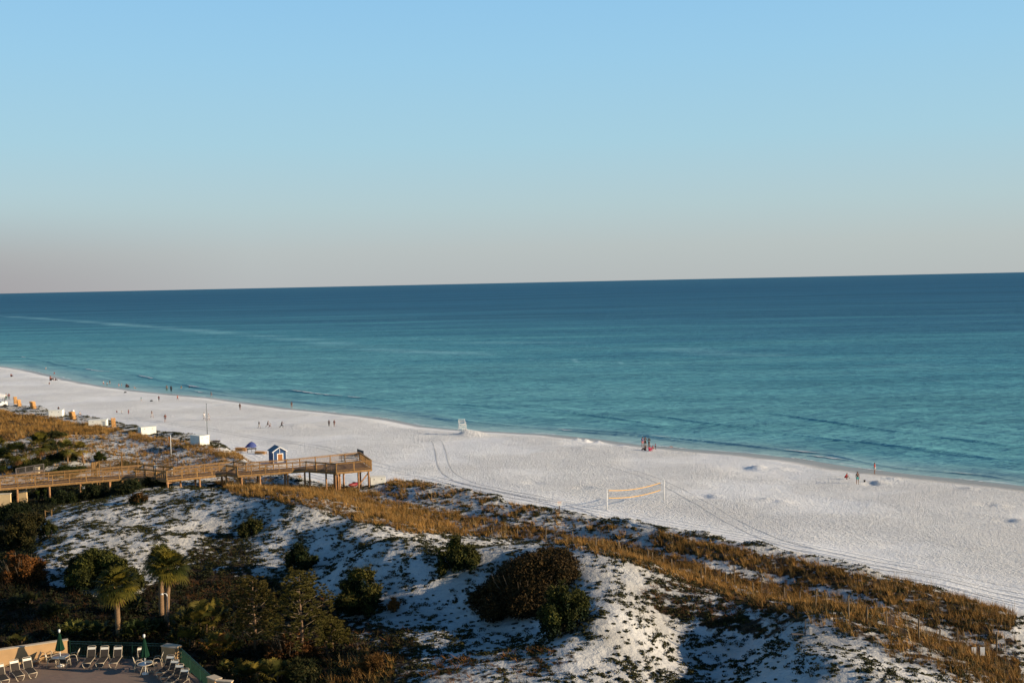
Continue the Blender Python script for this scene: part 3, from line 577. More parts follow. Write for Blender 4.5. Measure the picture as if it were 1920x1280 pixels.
def pine(px, py, hpx, wpx, label, dens=60, col=((.012, .020, .004), (.105, .088, .013)), skirt=True, group=None):
    g = G(px, py); Ht = pxm(g, hpx); W = pxm(g, wpx) / 2
    rt = empty('sand_pine', g, 0, label, 'pine tree', group); bt = MB(); pr = []
    bt.tube([(0, 0, -.3), (.08, 0, Ht * .4), (-.05, .03, Ht * .75), (0, 0, Ht * .97)], [.13, .10, .06, .02], 7)
    bt.build('trunk', mat('pine_bark', (.19, .12, .075), .9, .3, 9, bump=.6, spec=.1), rt, smooth=True); lb = MB()
    for i in range(dens):
        f = (i + .5) / dens; z = Ht * (.22 + .74 * f); a = i * 2.39996; q = W * max(0, 1 - (max(0, f - .25) / .78) ** 2.2) ** .6 * random.uniform(.35, 1.12) + .12
        p = Vector((math.cos(a) * q, math.sin(a) * q, z + .12 * q))
        lb.tube([(0, 0, z - .25 * q), (p.x * .6, p.y * .6, z - .05 * q), tuple(p)], [.035, .02, .01], 4)
        cs = W * .17 * random.uniform(.75, 1.35) + .13
        for _ in range(17):
            o = Vector(rot_rand(1)[0]) * cs * random.uniform(.5, 1); o.z *= 1.1
            pr.append(spikes(p + o, 42, .21, .022, col[0], col[1], .35, k=1.3, tip=(.16, .12, .03)))
    lb.build('branch', TWIG, rt, smooth=True); join(pr, 'crown', rt, None)
    return rt

# ---- the wooded hollow at lower left
palm(222, 1197, 96, 82, 'tall single cabbage palm standing alone behind the green pool fence', 66)
palm(303, 1152, 98, 70, 'left palm of the joined pair on the dark slope', 56, lean=(.12, 0))
palm(313, 1178, 112, 78, 'right palm of the joined pair, its trunk next to the lamp post', 64, lean=(.35, .1))
GP = 'small palms behind the boardwalk'
palm(32, 879, 30, 56, 'stocky palm with thick trunk at left behind the boardwalk railing', 30, GP, base=P(33, 882, 3.0))
palm(76, 874, 38, 54, 'tallest small palm behind the boardwalk with a straight orange trunk', 30, GP)
palm(127, 868, 26, 38, 'thin yellowish palm behind the boardwalk, left of the leaning one', 24, GP, col=((.06, .06, .01), (.22, .18, .03)))
palm(157, 868, 24, 36, 'leaning yellow palm beside the round bush behind the boardwalk', 24, GP, lean=(-.4, 0), col=((.07, .06, .01), (.28, .19, .03)))
palm(-4, 862, 24, 48, 'dark palm cut by the left edge of the picture above the boardwalk', 24, GP)
palm(6, 884, 18, 58, 'low bushy palm at the left edge just behind the boardwalk', 26, GP)
GS = 'shrubs on the dunes'
shrub(186, 869, 22, 20, 'small round green bush behind the boardwalk beside the leaning palm', (G_DARK, (.07, .075, .012)), 6, 1.3, .10, group=GS)
shrub(858, 1082, 86, 54, 'dark green shrub standing alone at the middle of the dune crest', (G_DARK, (.09, .08, .013)), 11, 1.3, .12, group=GS, k=1.0)
shrub(985, 1146, 196, 72, 'largest shrub of the dunes, brown and bare twigged on top', ((.009, .009, .003), (.085, .048, .014)), 34, 1.0, .10, group=GS, twigs=60, k=1.1)
shrub(1058, 1190, 100, 86, 'round green shrub overlapping the large brown shrub on its right', (G_DARK, (.075, .07, .012)), 13, 1.6, .11, group=GS)
shrub(672, 1158, 88, 76, 'dark shrub with yellow-green tips on the blue shaded sand slope', (G_DARK, (.13, .105, .02)), 13, 1.3, .12, group=GS)
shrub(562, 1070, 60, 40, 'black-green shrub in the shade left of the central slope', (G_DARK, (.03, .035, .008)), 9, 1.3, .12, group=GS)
shrub(468, 1006, 52, 26, 'low dark shrub high on the slope below the boardwalk bend', (G_DARK, (.07, .06, .012)), 8, 1.2, .12, group=GS)
shrub(738, 1148, 26, 22, 'small rust coloured bush right of the yellow-green tipped shrub', (G_BR, G_OR), 5, 1.2, .09, group=GS)
shrub(690, 1160, 28, 22, 'small dark bush at the foot of the yellow-green tipped shrub', (G_DARK, G_OLIVE), 5, 1.2, .1, group=GS)
shrub(34, 1098, 84, 52, 'rust orange bush at the left edge beside the white sand', ((.05, .02, .006), G_OR), 12, 1.2, .11, group=GS, twigs=30)
shrub(165, 1105, 120, 68, 'wide olive shrub behind the single tall palm', (G_DARK, (.09, .085, .014)), 15, 1.3, .12, group=GS)
shrub(225, 1112, 80, 50, 'olive shrub joined to the right of the wide one behind the palm', (G_DARK, (.08, .07, .012)), 10, 1.2, .12, group=GS)
shrub(35, 1030, 90, 60, 'dark brown-green thicket shrub at the left edge under the boardwalk', ((.01, .013, .003), (.06, .045, .01)), 12, 1.1, .12, group=GS)
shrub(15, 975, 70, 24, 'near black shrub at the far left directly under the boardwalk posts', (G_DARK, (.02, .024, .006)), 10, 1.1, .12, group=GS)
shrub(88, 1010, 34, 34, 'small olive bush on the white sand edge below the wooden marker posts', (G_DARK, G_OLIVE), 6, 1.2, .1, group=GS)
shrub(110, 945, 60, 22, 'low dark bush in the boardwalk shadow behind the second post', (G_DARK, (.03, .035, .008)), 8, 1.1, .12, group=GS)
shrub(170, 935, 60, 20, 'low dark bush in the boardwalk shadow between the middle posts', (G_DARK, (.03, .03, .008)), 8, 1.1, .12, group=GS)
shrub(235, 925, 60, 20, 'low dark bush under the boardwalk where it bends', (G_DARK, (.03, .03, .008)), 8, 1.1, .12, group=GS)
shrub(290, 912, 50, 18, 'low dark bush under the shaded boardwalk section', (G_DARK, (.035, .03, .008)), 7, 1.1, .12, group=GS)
shrub(76, 940, 22, 30, 'bright green upright bush against the tan walls under the boardwalk', (G_DARK, (.07, .09, .012)), 6, 1.4, .09, group=GS)
shrub(258, 945, 34, 20, 'small brown-green bush on the lit sand below the boardwalk bend', (G_DARK, G_BR), 6, 1.1, .1, group=GS)
shrub(95, 845, 40, 18, 'olive brush above the small palms at left', (G_DARK, G_OLIVE), 6, 1.0, .1, group=GS)
shrub(120, 890, 80, 12, 'low green brush running right behind the boardwalk railing', (G_DARK, (.06, .07, .012)), 8, 1.1, .1, group=GS)
shrub(230, 880, 60, 12, 'dark brush behind the boardwalk beneath the trellis', (G_DARK, (.03, .035, .008)), 7, 1.1, .1, group=GS)
shrub(55, 884, 70, 20, 'dark brush filling the foot of the small palms behind the boardwalk', (G_DARK, (.05, .05, .01)), 9, 1.1, .1, group=GS)
shrub(110, 866, 60, 14, 'dark green mat of brush between the small palms on the blue shaded sand', (G_DARK, (.035, .04, .009)), 8, 1.1, .1, group=GS)
shrub(100, 822, 50, 12, 'olive brush on the dune shoulder above the tallest small palm', (G_DARK, G_OLIVE), 7, 1.0, .1, group=GS)
pine(478, 1222, 142, 88, 'left sand pine with an open crown and bare pale trunk', 44, col=((.02, .025, .005), (.10, .068, .014)))
pine(566, 1240, 172, 112, 'right sand pine, broader and denser green than its neighbour', 58)
pine(622, 1220, 60, 50, 'small sand pine at the right foot of the dense one', 26)
shrub(540, 1240, 90, 46, 'rusty brown bush beneath the two sand pines', ((.03, .014, .005), (.20, .08, .022)), 12, 1.2, .1, group=GS, twigs=40)
GM = 'saw palmettos in the wooded hollow'
palmetto(378, 1190, 92, 70, 'tall palmetto clump right of the twin palms', 70, GM)
palmetto(350, 1215, 60, 50, 'palmetto clump leaning over the right end of the green fence', 36, GM)
palmetto(412, 1232, 54, 52, 'palmetto with yellow and orange fronds above the fence corner', 44, GM, col=((.10, .075, .012), (.26, .16, .025)), dead=12)
palmetto(365, 1172, 60, 45, 'rear palmetto behind the tall clump right of the twin palms', 36, GM)
palmetto(470, 1275, 60, 42, 'upright palmetto at the bottom beside the pool wall end', 30, GM)
palmetto(515, 1278, 56, 50, 'bright spiky palmetto at the bottom below the sand pines', 30, GM)
palmetto(430, 1265, 44, 34, 'low dark palmetto just outside the pool fence corner', 20, GM)
palmetto(134, 1196, 66, 38, 'palmetto behind the pool wall end near the closed umbrella', 34, GM, col=((.02, .03, .006), (.09, .085, .015)))
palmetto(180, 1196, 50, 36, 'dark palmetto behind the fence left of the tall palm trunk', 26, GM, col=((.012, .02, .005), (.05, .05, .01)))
palmetto(255, 1198, 60, 44, 'palmetto behind the fence right of the tall palm trunk', 32, GM, col=((.02, .03, .006), (.09, .085, .015)))
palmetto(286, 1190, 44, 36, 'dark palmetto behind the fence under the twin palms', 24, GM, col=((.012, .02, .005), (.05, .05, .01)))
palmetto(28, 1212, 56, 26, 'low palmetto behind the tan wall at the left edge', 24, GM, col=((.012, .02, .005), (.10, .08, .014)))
palmetto(95, 1160, 70, 34, 'palmetto deep in the dark hollow left of the tall palm', 28, GM, col=((.01, .016, .004), (.03, .03, .007)))  # near-black frond colours stand in for shade in the hollow
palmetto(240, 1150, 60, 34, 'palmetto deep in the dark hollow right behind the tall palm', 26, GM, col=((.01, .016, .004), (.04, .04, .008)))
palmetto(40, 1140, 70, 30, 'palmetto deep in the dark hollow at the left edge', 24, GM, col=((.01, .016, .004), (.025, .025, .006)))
shrub(560, 1282, 70, 40, 'dark bush at the bottom edge right of the spiky palmetto', (G_DARK, (.05, .04, .01)), 9, 1.1, .11, group=GS)
shrub(690, 1268, 60, 34, 'brown straw-like bush at the bottom edge left of the dune', ((.06, .03, .01), (.2, .1, .025)), 8, 1.0, .1, group=GS, kind='needle')

# ------------------------------------------------------------------ scattered ground plants (too many to count)
def scatter(n, x0, x1, y0, y1):
    x = RNG.uniform(x0, x1, n); y = RNG.uniform(y0, y1, n); z = height(x, y); return x, y, z
N = 620000
# more candidates near, fewer far away
sx_, sy_, sz_ = [np.concatenate(q) for q in zip(scatter(N, -78, 50, 62, 235), scatter(140000, -150, -78, 130, 300))]
keep = polydist(sx_, sy_, toe) > 0.4; dk = pip(sx_, sy_, deck_w); keep &= ~dk
sx_, sy_, sz_ = sx_[keep], sy_[keep], sz_[keep]
qx, qy = proj(sx_, sy_, sz_); keep = (qx > -60) & (qx < 1980) & (qy < 1310); sx_, sy_, sz_, qx, qy = [a[keep] for a in (sx_, sy_, sz_, qx, qy)]
AR = areas(qx, qy); clump = fbm(sx_ / 1.1, sy_ / 1.1, 3); clump2 = fbm(sx_ / 2.6 + 9, sy_ / 2.6, 2); tdd = polydist(sx_, sy_, toe); u = RNG.random(len(sx_))
def blades(idx, nb, L, wd, cA, cB, name, label, cat, k=1.0, up=.9, r0=.1, flop=.5):
    n = len(idx); X0 = np.repeat(np.stack([sx_[idx], sy_[idx], sz_[idx]], -1), nb, 0); a = RNG.uniform(0, 6.283, n * nb)
    o = np.stack([np.cos(a), np.sin(a), np.zeros(n * nb)], -1); Ls = (L * np.repeat(.55 + .8 * RNG.random(n), nb) * (.7 + .5 * RNG.random(n * nb)))[:, None]
    b = X0 + o * r0 * RNG.random((n * nb, 1)) - np.array([0, 0, .05]); t = b + Ls * (o * flop * RNG.random((n * nb, 1)) + np.array([-.12, 0, up])); s = np.cross(o, rot_rand(n * nb)); s /= np.linalg.norm(s, axis=1, keepdims=True); s *= wd
    V = np.stack([b - s, b + s, t], 1).reshape(-1, 3); T = np.arange(3 * n * nb).reshape(-1, 3)
    base = np.repeat(mixcols(n, cA, cB, k), nb, 0) * np.repeat(.55 + .95 * fbm(sx_[idx] / 2.2 + 31, sy_[idx] / 2.2, 3), nb)[:, None] * (.8 + .4 * RNG.random((n * nb, 1))); C = np.repeat(base, 3, 0)
    o = np_obj(name, V, [T], LEAF, cols=C); tag(o, label, cat, kind='stuff'); return o
def mats_(idx, nl, r, size, cA, cB, name, label, cat, k=1.0, hh=.5):
    n = len(idx); c = np.repeat(np.stack([sx_[idx], sy_[idx], sz_[idx]], -1), nl, 0); rr = np.repeat(r * (.4 + 1.1 * RNG.random(n) ** 1.5), nl)[:, None]
    d = rot_rand(n * nl); d[:, 2] = np.abs(d[:, 2]); p = c + d * rr * np.array([1.25, 1, hh]) * RNG.random((n * nl, 1)) ** .4
    u_ = rot_rand(n * nl); nr = d + u_ * .7; u2 = np.cross(nr, rot_rand(n * nl)); u2 /= np.linalg.norm(u2, axis=1, keepdims=True); v2 = np.cross(nr, u2); v2 /= np.linalg.norm(v2, axis=1, keepdims=True)
    s = size * (.6 + .8 * RNG.random((n * nl, 1))); V = np.stack([p - u2 * s, p - v2 * s * .55, p + u2 * s, p + v2 * s * .55], 1).reshape(-1, 3)
    C = np.repeat(np.repeat(mixcols(n, cA, cB, k), nl, 0) * (.75 + .5 * RNG.random((n * nl, 1))), 4, 0)
    o = np_obj(name, V, [np.arange(4 * n * nl).reshape(-1, 4)], LEAF, cols=C); tag(o, label, cat, kind='stuff'); return o
dist_f = np.clip((np.hypot(sx_, sy_) / 110) ** 1.2, .7, 1.6)
dg = (AR['ridge'] * np.where(clump > .42, 1.15, .42) + AR['foredense'] * np.where(clump > .43, 1.0, .28) + AR['swale'] * np.where(clump2 > .42, .85, .25) + AR['fore'] * np.where(clump > .54, .6, .12) + AR['lgold'] * np.where(clump > .40, .9, .3) + AR['ldune'] * np.where(clump > .54, .34, .05) + AR['lcrest'] * .6 + AR['goldl'] * .7) * dist_f
dg = np.where((tdd < 1.6) & (tdd > .3), np.maximum(dg, np.where(clump > .5, .22, .03)), dg)
gi = np.where(u < dg * .28)[0]; gi = gi[RNG.permutation(len(gi))[:64000]]
blades(gi, 12, .58, .019, (.14, .072, .019), (.44, .235, .062), 'sea_oats', 'golden dry beach grass covering the dune crests', 'dune grass', k=1.2, flop=.75)
si = np.where(RNG.random(len(sx_)) < dg * .035)[0][:7000]
blades(si, 4, 1.0, .011, (.30, .19, .07), (.52, .36, .16), 'sea_oat_stalks', 'tall straw coloured seed stalks standing above the beach grass', 'dune grass', flop=.35, up=1.0)
gg = np.where(RNG.random(len(sx_)) < dg * .05)[0][:9000]
blades(gg, 9, .5, .018, (.02, .022, .006), (.09, .075, .02), 'green_grass', 'dark green and brown blades mixed through the golden beach grass', 'dune grass', flop=.8)
br = (AR['brown'] * np.where(clump > .42, 1, .25) + AR['brown2'] * np.where(clump > .5, .8, .15) + AR['redbr'] * 1.0 + AR['wood'] * .12 + AR['dark3'] * .15); bi = np.where((u < br * .16))[0][:26000]
blades(bi, 11, .48, .020, (.06, .028, .010), (.20, .09, .03), 'brown_grass', 'rusty brown dead grass on the middle and lower slopes', 'dune grass', flop=1.0, up=.7)
dgn = (.14 + 1.0 * (clump > .51) * sstep(.33, .58, clump2) + AR['bowl'] * np.where(clump > .47, .30, .05) + AR['dark2'] * np.where(clump > .45, .40, .1) + AR['dark3'] * np.where(clump > .42, .5, .12) + AR['dark1'] * .7 + AR['fore'] * np.where(clump > .52, .22, .02)  + AR['ridge'] * .06 + AR['brown'] * .18) * (1 - AR['wood'] * .5) * np.where(AR['ldune'] + AR['lgold'] > 0, .3, 1) * sstep(1.2, 2.6, tdd)
u3 = RNG.random(len(sx_)); ci = np.where(u3 < dgn * .42)[0]; ci = ci[RNG.permutation(len(ci))[:31000]]
lit = np.array([0])
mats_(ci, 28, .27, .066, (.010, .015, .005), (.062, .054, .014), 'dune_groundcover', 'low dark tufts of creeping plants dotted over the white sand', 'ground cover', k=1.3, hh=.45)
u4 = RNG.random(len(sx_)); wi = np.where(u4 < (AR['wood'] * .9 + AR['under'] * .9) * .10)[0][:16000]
mats_(wi, 22, .42, .10, (.004, .007, .002), (.022, .024, .006), 'undergrowth', 'dark tangled undergrowth filling the wooded hollow', 'undergrowth', k=1.2, hh=1.2)  # leaf colours painted almost black in place of shadow over the hollow
u5 = RNG.random(len(sx_)); wb = np.where(u5 < (AR['wood'] * .9 + AR['dark1'] * .5 + AR['dark3'] * .5) * .03)[0][:6000]
blades(wb, 16, .9, .018, (.006, .005, .002), (.035, .018, .007), 'scrub_grass', 'brown scrub stalks standing in the dark hollow', 'scrub', flop=.9)  # stalk colours lowered as well, shade painted into them
#PART3
# ------------------------------------------------------------------ boardwalk
WOOD = mat('weathered_pine', (.29, .165, .065), .8, .3, 5, bump=.4, spec=.15); WOODD = mat('deck_boards', (.16, .11, .085), .85, .25, 5, bump=.4, spec=.1); WOODP = mat('piling_wood', (.36, .19, .09), .85, .35, 4, bump=.4, spec=.1)
WHITE = mat('white_paint', (.78, .76, .72), .5, .06, 3, spec=.3); DARK = mat('dark_fabric', (.022, .022, .024), .8, .2, 6, spec=.15); GREYW = mat('grey_wood', (.12, .105, .10), .85, .25, 6, spec=.1)
RZ = 6.4; DZ = 5.3
near = [P(*q, RZ) for q in [(-150, 913), (0, 897), (254, 877), (312, 882), (424.6, 871), (445, 873.5), (573.6, 864)]]
def off2(pts, wd):
    out = []
    for i, p in enumerate(pts):
        a = pts[max(i - 1, 0)]; b = pts[min(i + 1, len(pts) - 1)]; d1 = (p - a); d2 = (b - p)
        n1 = Vector((-d1.y, d1.x, 0)).normalized() if d1.length > .01 else None; n2 = Vector((-d2.y, d2.x, 0)).normalized() if d2.length > .01 else None
        n = ((n1 or n2) + (n2 or n1)).normalized(); k = wd / max(.6, n.dot(n1 or n2)); out.append(p + n * k)
    return out
farp = off2(near, 2.5)
farp[-1] = P(562, 858.6, RZ); plat_near = [near[-1], P(630, 868, RZ), P(696, 862, RZ)]; plat_far = P(674, 847, RZ)
bw = empty('boardwalk', (near[3].x, near[3].y, 0), 0, 'long zigzag wooden boardwalk on pilings with picket railings, ending in a lookout platform', 'boardwalk')
off = -Vector((near[3].x, near[3].y, 0))
def lp(p, z): return Vector((p.x, p.y, z)) + off
def child(mb, name, m, smooth=False): return mb.build(name, m, bw, smooth=smooth)
def deckpart(poly):
    b = MB(); q = [lp(p, 0) for p in poly]; b.prism([(v.x, v.y) for v in q], DZ - .09, DZ); return child(b, 'deck', WOODD)
def railing(a, b, lowpost=True):
    a = lp(a, 0); b = lp(b, 0); L = (b - a).length; n = max(1, round(L / 1.85)); d = (b - a) / n; dn = d.normalized(); nr = Vector((-dn.y, dn.x, 0))
    for i in range(n + 1):
        p = a + d * i; MB().bar(p + Vector((0, 0, DZ - .30)), p + Vector((0, 0, RZ - .045)), .11, .11, dn).build('rail_post', WOOD, bw)
    r = MB()
    r.bar(a + Vector((0, 0, RZ - .02)), b + Vector((0, 0, RZ - .02)), .17, .045); r.bar(a + Vector((0, 0, RZ - .14)) + nr * .002, b + Vector((0, 0, RZ - .14)) + nr * .002, .04, .10); r.bar(a + Vector((0, 0, DZ + .14)), b + Vector((0, 0, DZ + .14)), .04, .09)
    m = int(L / .15)
    for i in range(m):
        p = a + (b - a) * ((i + .5) / m) - nr * .035; r.bar(p + Vector((0, 0, DZ + .08)), p + Vector((0, 0, RZ - .10)), .035, .03, dn)
    r.build('railing', WOOD, bw)
    f = MB(); f.bar(a - nr * .06 + Vector((0, 0, DZ - .17)), b - nr * .06 + Vector((0, 0, DZ - .17)), .05, .27); f.build('fascia', WOOD, bw)
for i in range(len(near) - 1):
    deckpart([near[i], near[i + 1], farp[i + 1], farp[i]]); railing(near[i], near[i + 1])
    if i != 5: railing(farp[i + 1], farp[i])
    j = MB()
    for k in range(3):
        u = (k + .5) / 3; j.bar(lp(near[i].lerp(farp[i], u), DZ - .2), lp(near[i + 1].lerp(farp[i + 1], u), DZ - .2), .05, .2)
    child(j, 'joist', WOODD)
railing(farp[6], farp[5])
deckpart([plat_near[0], plat_near[1], plat_near[2], plat_far, farp[-1]])
for a, b in ((plat_near[0], plat_near[1]), (plat_near[1], plat_near[2]), (plat_near[2], plat_far), (plat_far, farp[-1])): railing(a, b)
NPX = [-150, 0, 254, 312, 424.6, 445, 573.6]
def at_near(px, back=0.0):
    if px >= 573.6:
        q = [573.6, 630, 696]; pts = plat_near
    else: q = NPX; pts = near
    for i in range(len(q) - 1):
        if q[i] <= px <= q[i + 1]:
            p = pts[i].lerp(pts[i + 1], (px - q[i]) / (q[i + 1] - q[i])); d = pts[i + 1] - pts[i]; return p + Vector((-d.y, d.x, 0)).normalized() * back
def piling(p, r=.13, brace=None):
    z = H1(p.x, p.y); q = lp(p, 0); MB().tube([q + Vector((0, 0, z - .6)), q + Vector((0, 0, (z + DZ) / 2)), q + Vector((0, 0, DZ - .30))], [r, r * .97, r * .93], 10).build('piling', WOODP, bw, smooth=True)
for px in (-60, 30, 89, 147, 203, 262, 312, 373, 424, 452, 486, 538):
    piling(at_near(px, .12)); piling(at_near(px, 2.2))
    a, b = lp(at_near(px, -.05), DZ - .42), lp(at_near(px, 2.5), DZ - .42); child(MB().bar(a, b, .09, .22), 'cross_beam', WOODP)
for px, bk in ((571, .15), (576, .4), (609, .2), (618, .9), (627, .15), (634, .2), (640, .9), (672, .2), (679, .9), (691, .15), (684, 2.8), (664, 4.6), (645, 4.4), (600, 3.2)): piling(at_near(px, bk), .12)
for a, b in ((627, 634), (672, 691)):
    p, q = at_near(a, .2), at_near(b, .2); child(MB().bar(lp(p, H1(p.x, p.y) + .4), lp(q, DZ - .5), .05, .16), 'diagonal_brace', WOODP)
p = P(378, 900, 4.6); gp = Vector((p.x, p.y, H1(p.x, p.y)))
tag(MB().tube([(p.x - .25, p.y - .3, DZ - .3), (p.x + .15, p.y - .8, H1(p.x, p.y - .8) - .1)], .035, 6).build('prop_pole', WOOD, smooth=True, loc=gp), 'thin wooden pole leaning against the boardwalk by the middle pilings', 'pole')
tag(MB().box((0, 0, .55), (.34, .05, .46)).box((0, .03, .25), (.05, .04, .5)).build('notice_board', WHITE), 'small white board fixed to the boardwalk piling above the dark brush', 'sign').location = (at_near(152, -.1).x, at_near(152, -.1).y, 3.9)
# picnic table on the platform
c = P(652, 866.5, DZ); pt = empty('picnic_table', (c.x, c.y + 1.6, DZ), R(8), 'long dark picnic table with benches on the lookout platform', 'picnic table')
MB().box((0, 0, .74), (2.7, .75, .06)).build('table_top', GREYW, pt, bevel=.01)
for s_ in (-1, 1):
    MB().box((0, s_ * .72, .45), (2.7, .28, .05)).build('bench', GREYW, pt, bevel=.01)
    MB().bar((s_ * 1.0, -.7, 0), (s_ * 1.0, .25, .71), .08, .08).bar((s_ * 1.0, .7, 0), (s_ * 1.0, -.25, .71), .08, .08).bar((s_ * 1.0, -.8, .39), (s_ * 1.0, .8, .39), .08, .07).build('trestle', GREYW, pt)
c = P(672, 862, DZ); bn = empty('deck_bench', (c.x - .2, c.y + 1.9, DZ), R(-62), 'grey wooden bench along the seaward rail of the platform', 'bench')
MB().box((0, 0, .45), (2.4, .42, .06)).build('seat', GREYW, bn); MB().box((0, .24, .8), (2.4, .05, .5)).build('backrest', GREYW, bn)
for s_ in (-1, 1): MB().box((s_ * 1.0, 0, .21), (.1, .38, .42)).build('leg', GREYW, bn)

# structures behind the boardwalk
def simple_rail(name, pts, label, cat, z0=None, m=WOOD, post=1.4, h=1.0, deckw=0, slats=True):
    b = Vector(pts[0]); rt = empty(name, b, 0, label, cat)
    for i in range(len(pts) - 1):
        a, c = Vector(pts[i]) - b, Vector(pts[i + 1]) - b; up = Vector((0, 0, h)); L = (c - a).length; n = max(1, round(L / post)); r = MB(); r.bar(a + up, c + up, .14, .05); r.bar(a + up * .15, c + up * .15, .04, .09)
        if slats:
            for k in range(int(L / .16)):
                q = a.lerp(c, (k + .5) / int(L / .16)); r.bar(q + up * .12, q + up * .97, .035, .03, (c - a).normalized())
        r.build('railing', m, rt)
        for k in range(n + 1):
            q = a.lerp(c, k / n); gz = H1(b.x + q.x, b.y + q.y) - b.z; MB().bar((q.x, q.y, min(gz, q.z) - .3), q + up, .11, .11, (c - a).normalized()).build('post', m, rt)
        if deckw:
            d = (c - a).normalized(); nn = Vector((-d.y, d.x, 0)) * deckw; MB().add([a + Vector((0, 0, .05)), c + Vector((0, 0, .05)), c + nn + Vector((0, 0, .05)), a + nn + Vector((0, 0, .05)), a - Vector((0, 0, .05)), c - Vector((0, 0, .05)), c + nn - Vector((0, 0, .05)), a + nn - Vector((0, 0, .05))], [(0, 1, 2, 3), (7, 6, 5, 4), (0, 4, 5, 1), (1, 5, 6, 2), (2, 6, 7, 3), (3, 7, 4, 0)]).build('deck', WOODD, rt)
    return rt
simple_rail('wooden_ramp', [P(30, 891, 5.0), P(82, 882, 5.0)], 'short grey wooden ramp railing behind the boardwalk under the small palms', 'railing', h=.9, deckw=1.4, m=GREYW)
simple_rail('stair_railing', [P(172, 881, 4.6), P(186, 879, 5.2), P(228, 877, 5.2), P(259, 875.5, 5.2)], 'wooden stair railing climbing behind the boardwalk left of the trellis', 'railing', h=1.05, deckw=1.5)
q = P(226, 878, 5.2); q = Vector((q.x, q.y + .6, 5.2)); tag(MB().bar(q + Vector((0, 0, -2)), q + Vector((0, 0, 2.0)), .13, .13).bar(q + Vector((0, 0, 1.95)), q + Vector((0, 0, 2.05)), .2, .2).build('wooden_post', WOOD, loc=q), 'single tall wooden post behind the stair railing', 'post')
tb = P(69, 886, 4.6); tag(MB().box((0, 0, .4), (.62, .5, .8)).box((0, 0, .83), (.72, .6, .07)).build('utility_box', mat('tan_box', (.62, .50, .32), .7, .1)), 'small tan utility box beside the grey ramp behind the boardwalk', 'utility box').location = (tb.x, tb.y, 4.5)
# trellis arch
a, c = P(292, 872, 4.6), P(333, 871, 4.6); rt = empty('trellis', a, 0, 'dark thin arched trellis frame behind the boardwalk near the white sign', 'trellis'); d = c - a; b1 = MB(); IRON = mat('dark_iron', (.03, .022, .016), .6, .2)
pts = [Vector((d.x * t, d.y * t, 1.0 + .55 * math.sin(math.pi * t))) for t in [i / 12 for i in range(13)]]; b1.tube(pts, .035, 5); b1.build('arch', IRON, rt)
for t in (0, .33, .66, 1.0): MB().tube([(d.x * t, d.y * t, -1.6), (d.x * t, d.y * t, 1.0 + .55 * math.sin(math.pi * t))], .035, 5).build('post', IRON, rt)
b1 = MB()
for i in range(1, 12):
    t = i / 12; b1.tube([(d.x * t, d.y * t, .1), (d.x * t, d.y * t, 1.0 + .55 * math.sin(math.pi * t))], .012, 4)
b1.tube([(0, 0, .1), (d.x, d.y, .1)], .02, 4).build('lattice', IRON, rt)
q = P(292, 878, 6.0); sg = empty('walkway_sign', (q.x, q.y, 4.2), R(4), 'square white sign standing at the back rail where the boardwalk bends', 'sign')
MB().box((0, 0, 2.05), (.42, .04, .40)).build('sign_board', WHITE, sg); MB().box((0, .06, 1.0), (.08, .07, 2.4)).build('post', WOOD, sg)
q = P(319, 881, 5.9); tag(MB().lathe([(.10, 0), (.13, .1), (.13, .45), (.17, .5), (.16, .62), (.05, .68)], n=12).build('lamp_bollard', WHITE, smooth=True), 'small white capped bollard light at the boardwalk bend', 'bollard').location = (q.x, q.y + .6, DZ)
# tan walls seen under the boardwalk
TAN = mat('tan_stucco', (.72, .52, .28), .85, .10, 2.5, bump=.3, spec=.1)
for (xa, xb, yb, hh, rz_, lab) in ((10, 36, 944, 1.5, R(6), 'tan stucco wall with plant shadow under the left end of the boardwalk'), (49, 66, 937, 1.3, R(4), 'short tan stucco wall right of the first gap under the boardwalk'), (-30, 6, 946, .9, R(4), 'low tan wall at the left picture edge under the boardwalk')):
    a = P(xa, yb, 3.0); c = P(xb, yb - 1, 3.0); L = (c - a).length; ct = (a + c) / 2 + Vector((0, -2.2, 0)); z = H1(ct.x, ct.y)
    wl = empty('garden_wall', (ct.x, ct.y, z), rz_, lab, 'wall'); MB().box((0, 0, hh / 2 - .2), (L, .3, hh + .4)).build('wall_face', TAN, wl); MB().box((0, 0, hh + .04), (L + .1, .4, .08)).build('coping', mat('pale_cap', (.7, .62, .5), .8, .1), wl)
# marker posts on the white dune
q = G(91, 969); mk = empty('marker_rail', q, 0, 'two short wooden posts joined by a bent rail on the white dune', 'marker post')
for s_ in (-1, 1): MB().bar((s_ * .35, 0, -.3), (s_ * .35, 0, .75), .08, .08).build('post', WOOD, mk)
MB().tube([(-.45, 0, .72), (0, 0, .6), (.45, 0, .85)], .035, 5).build('rail', WOOD, mk)

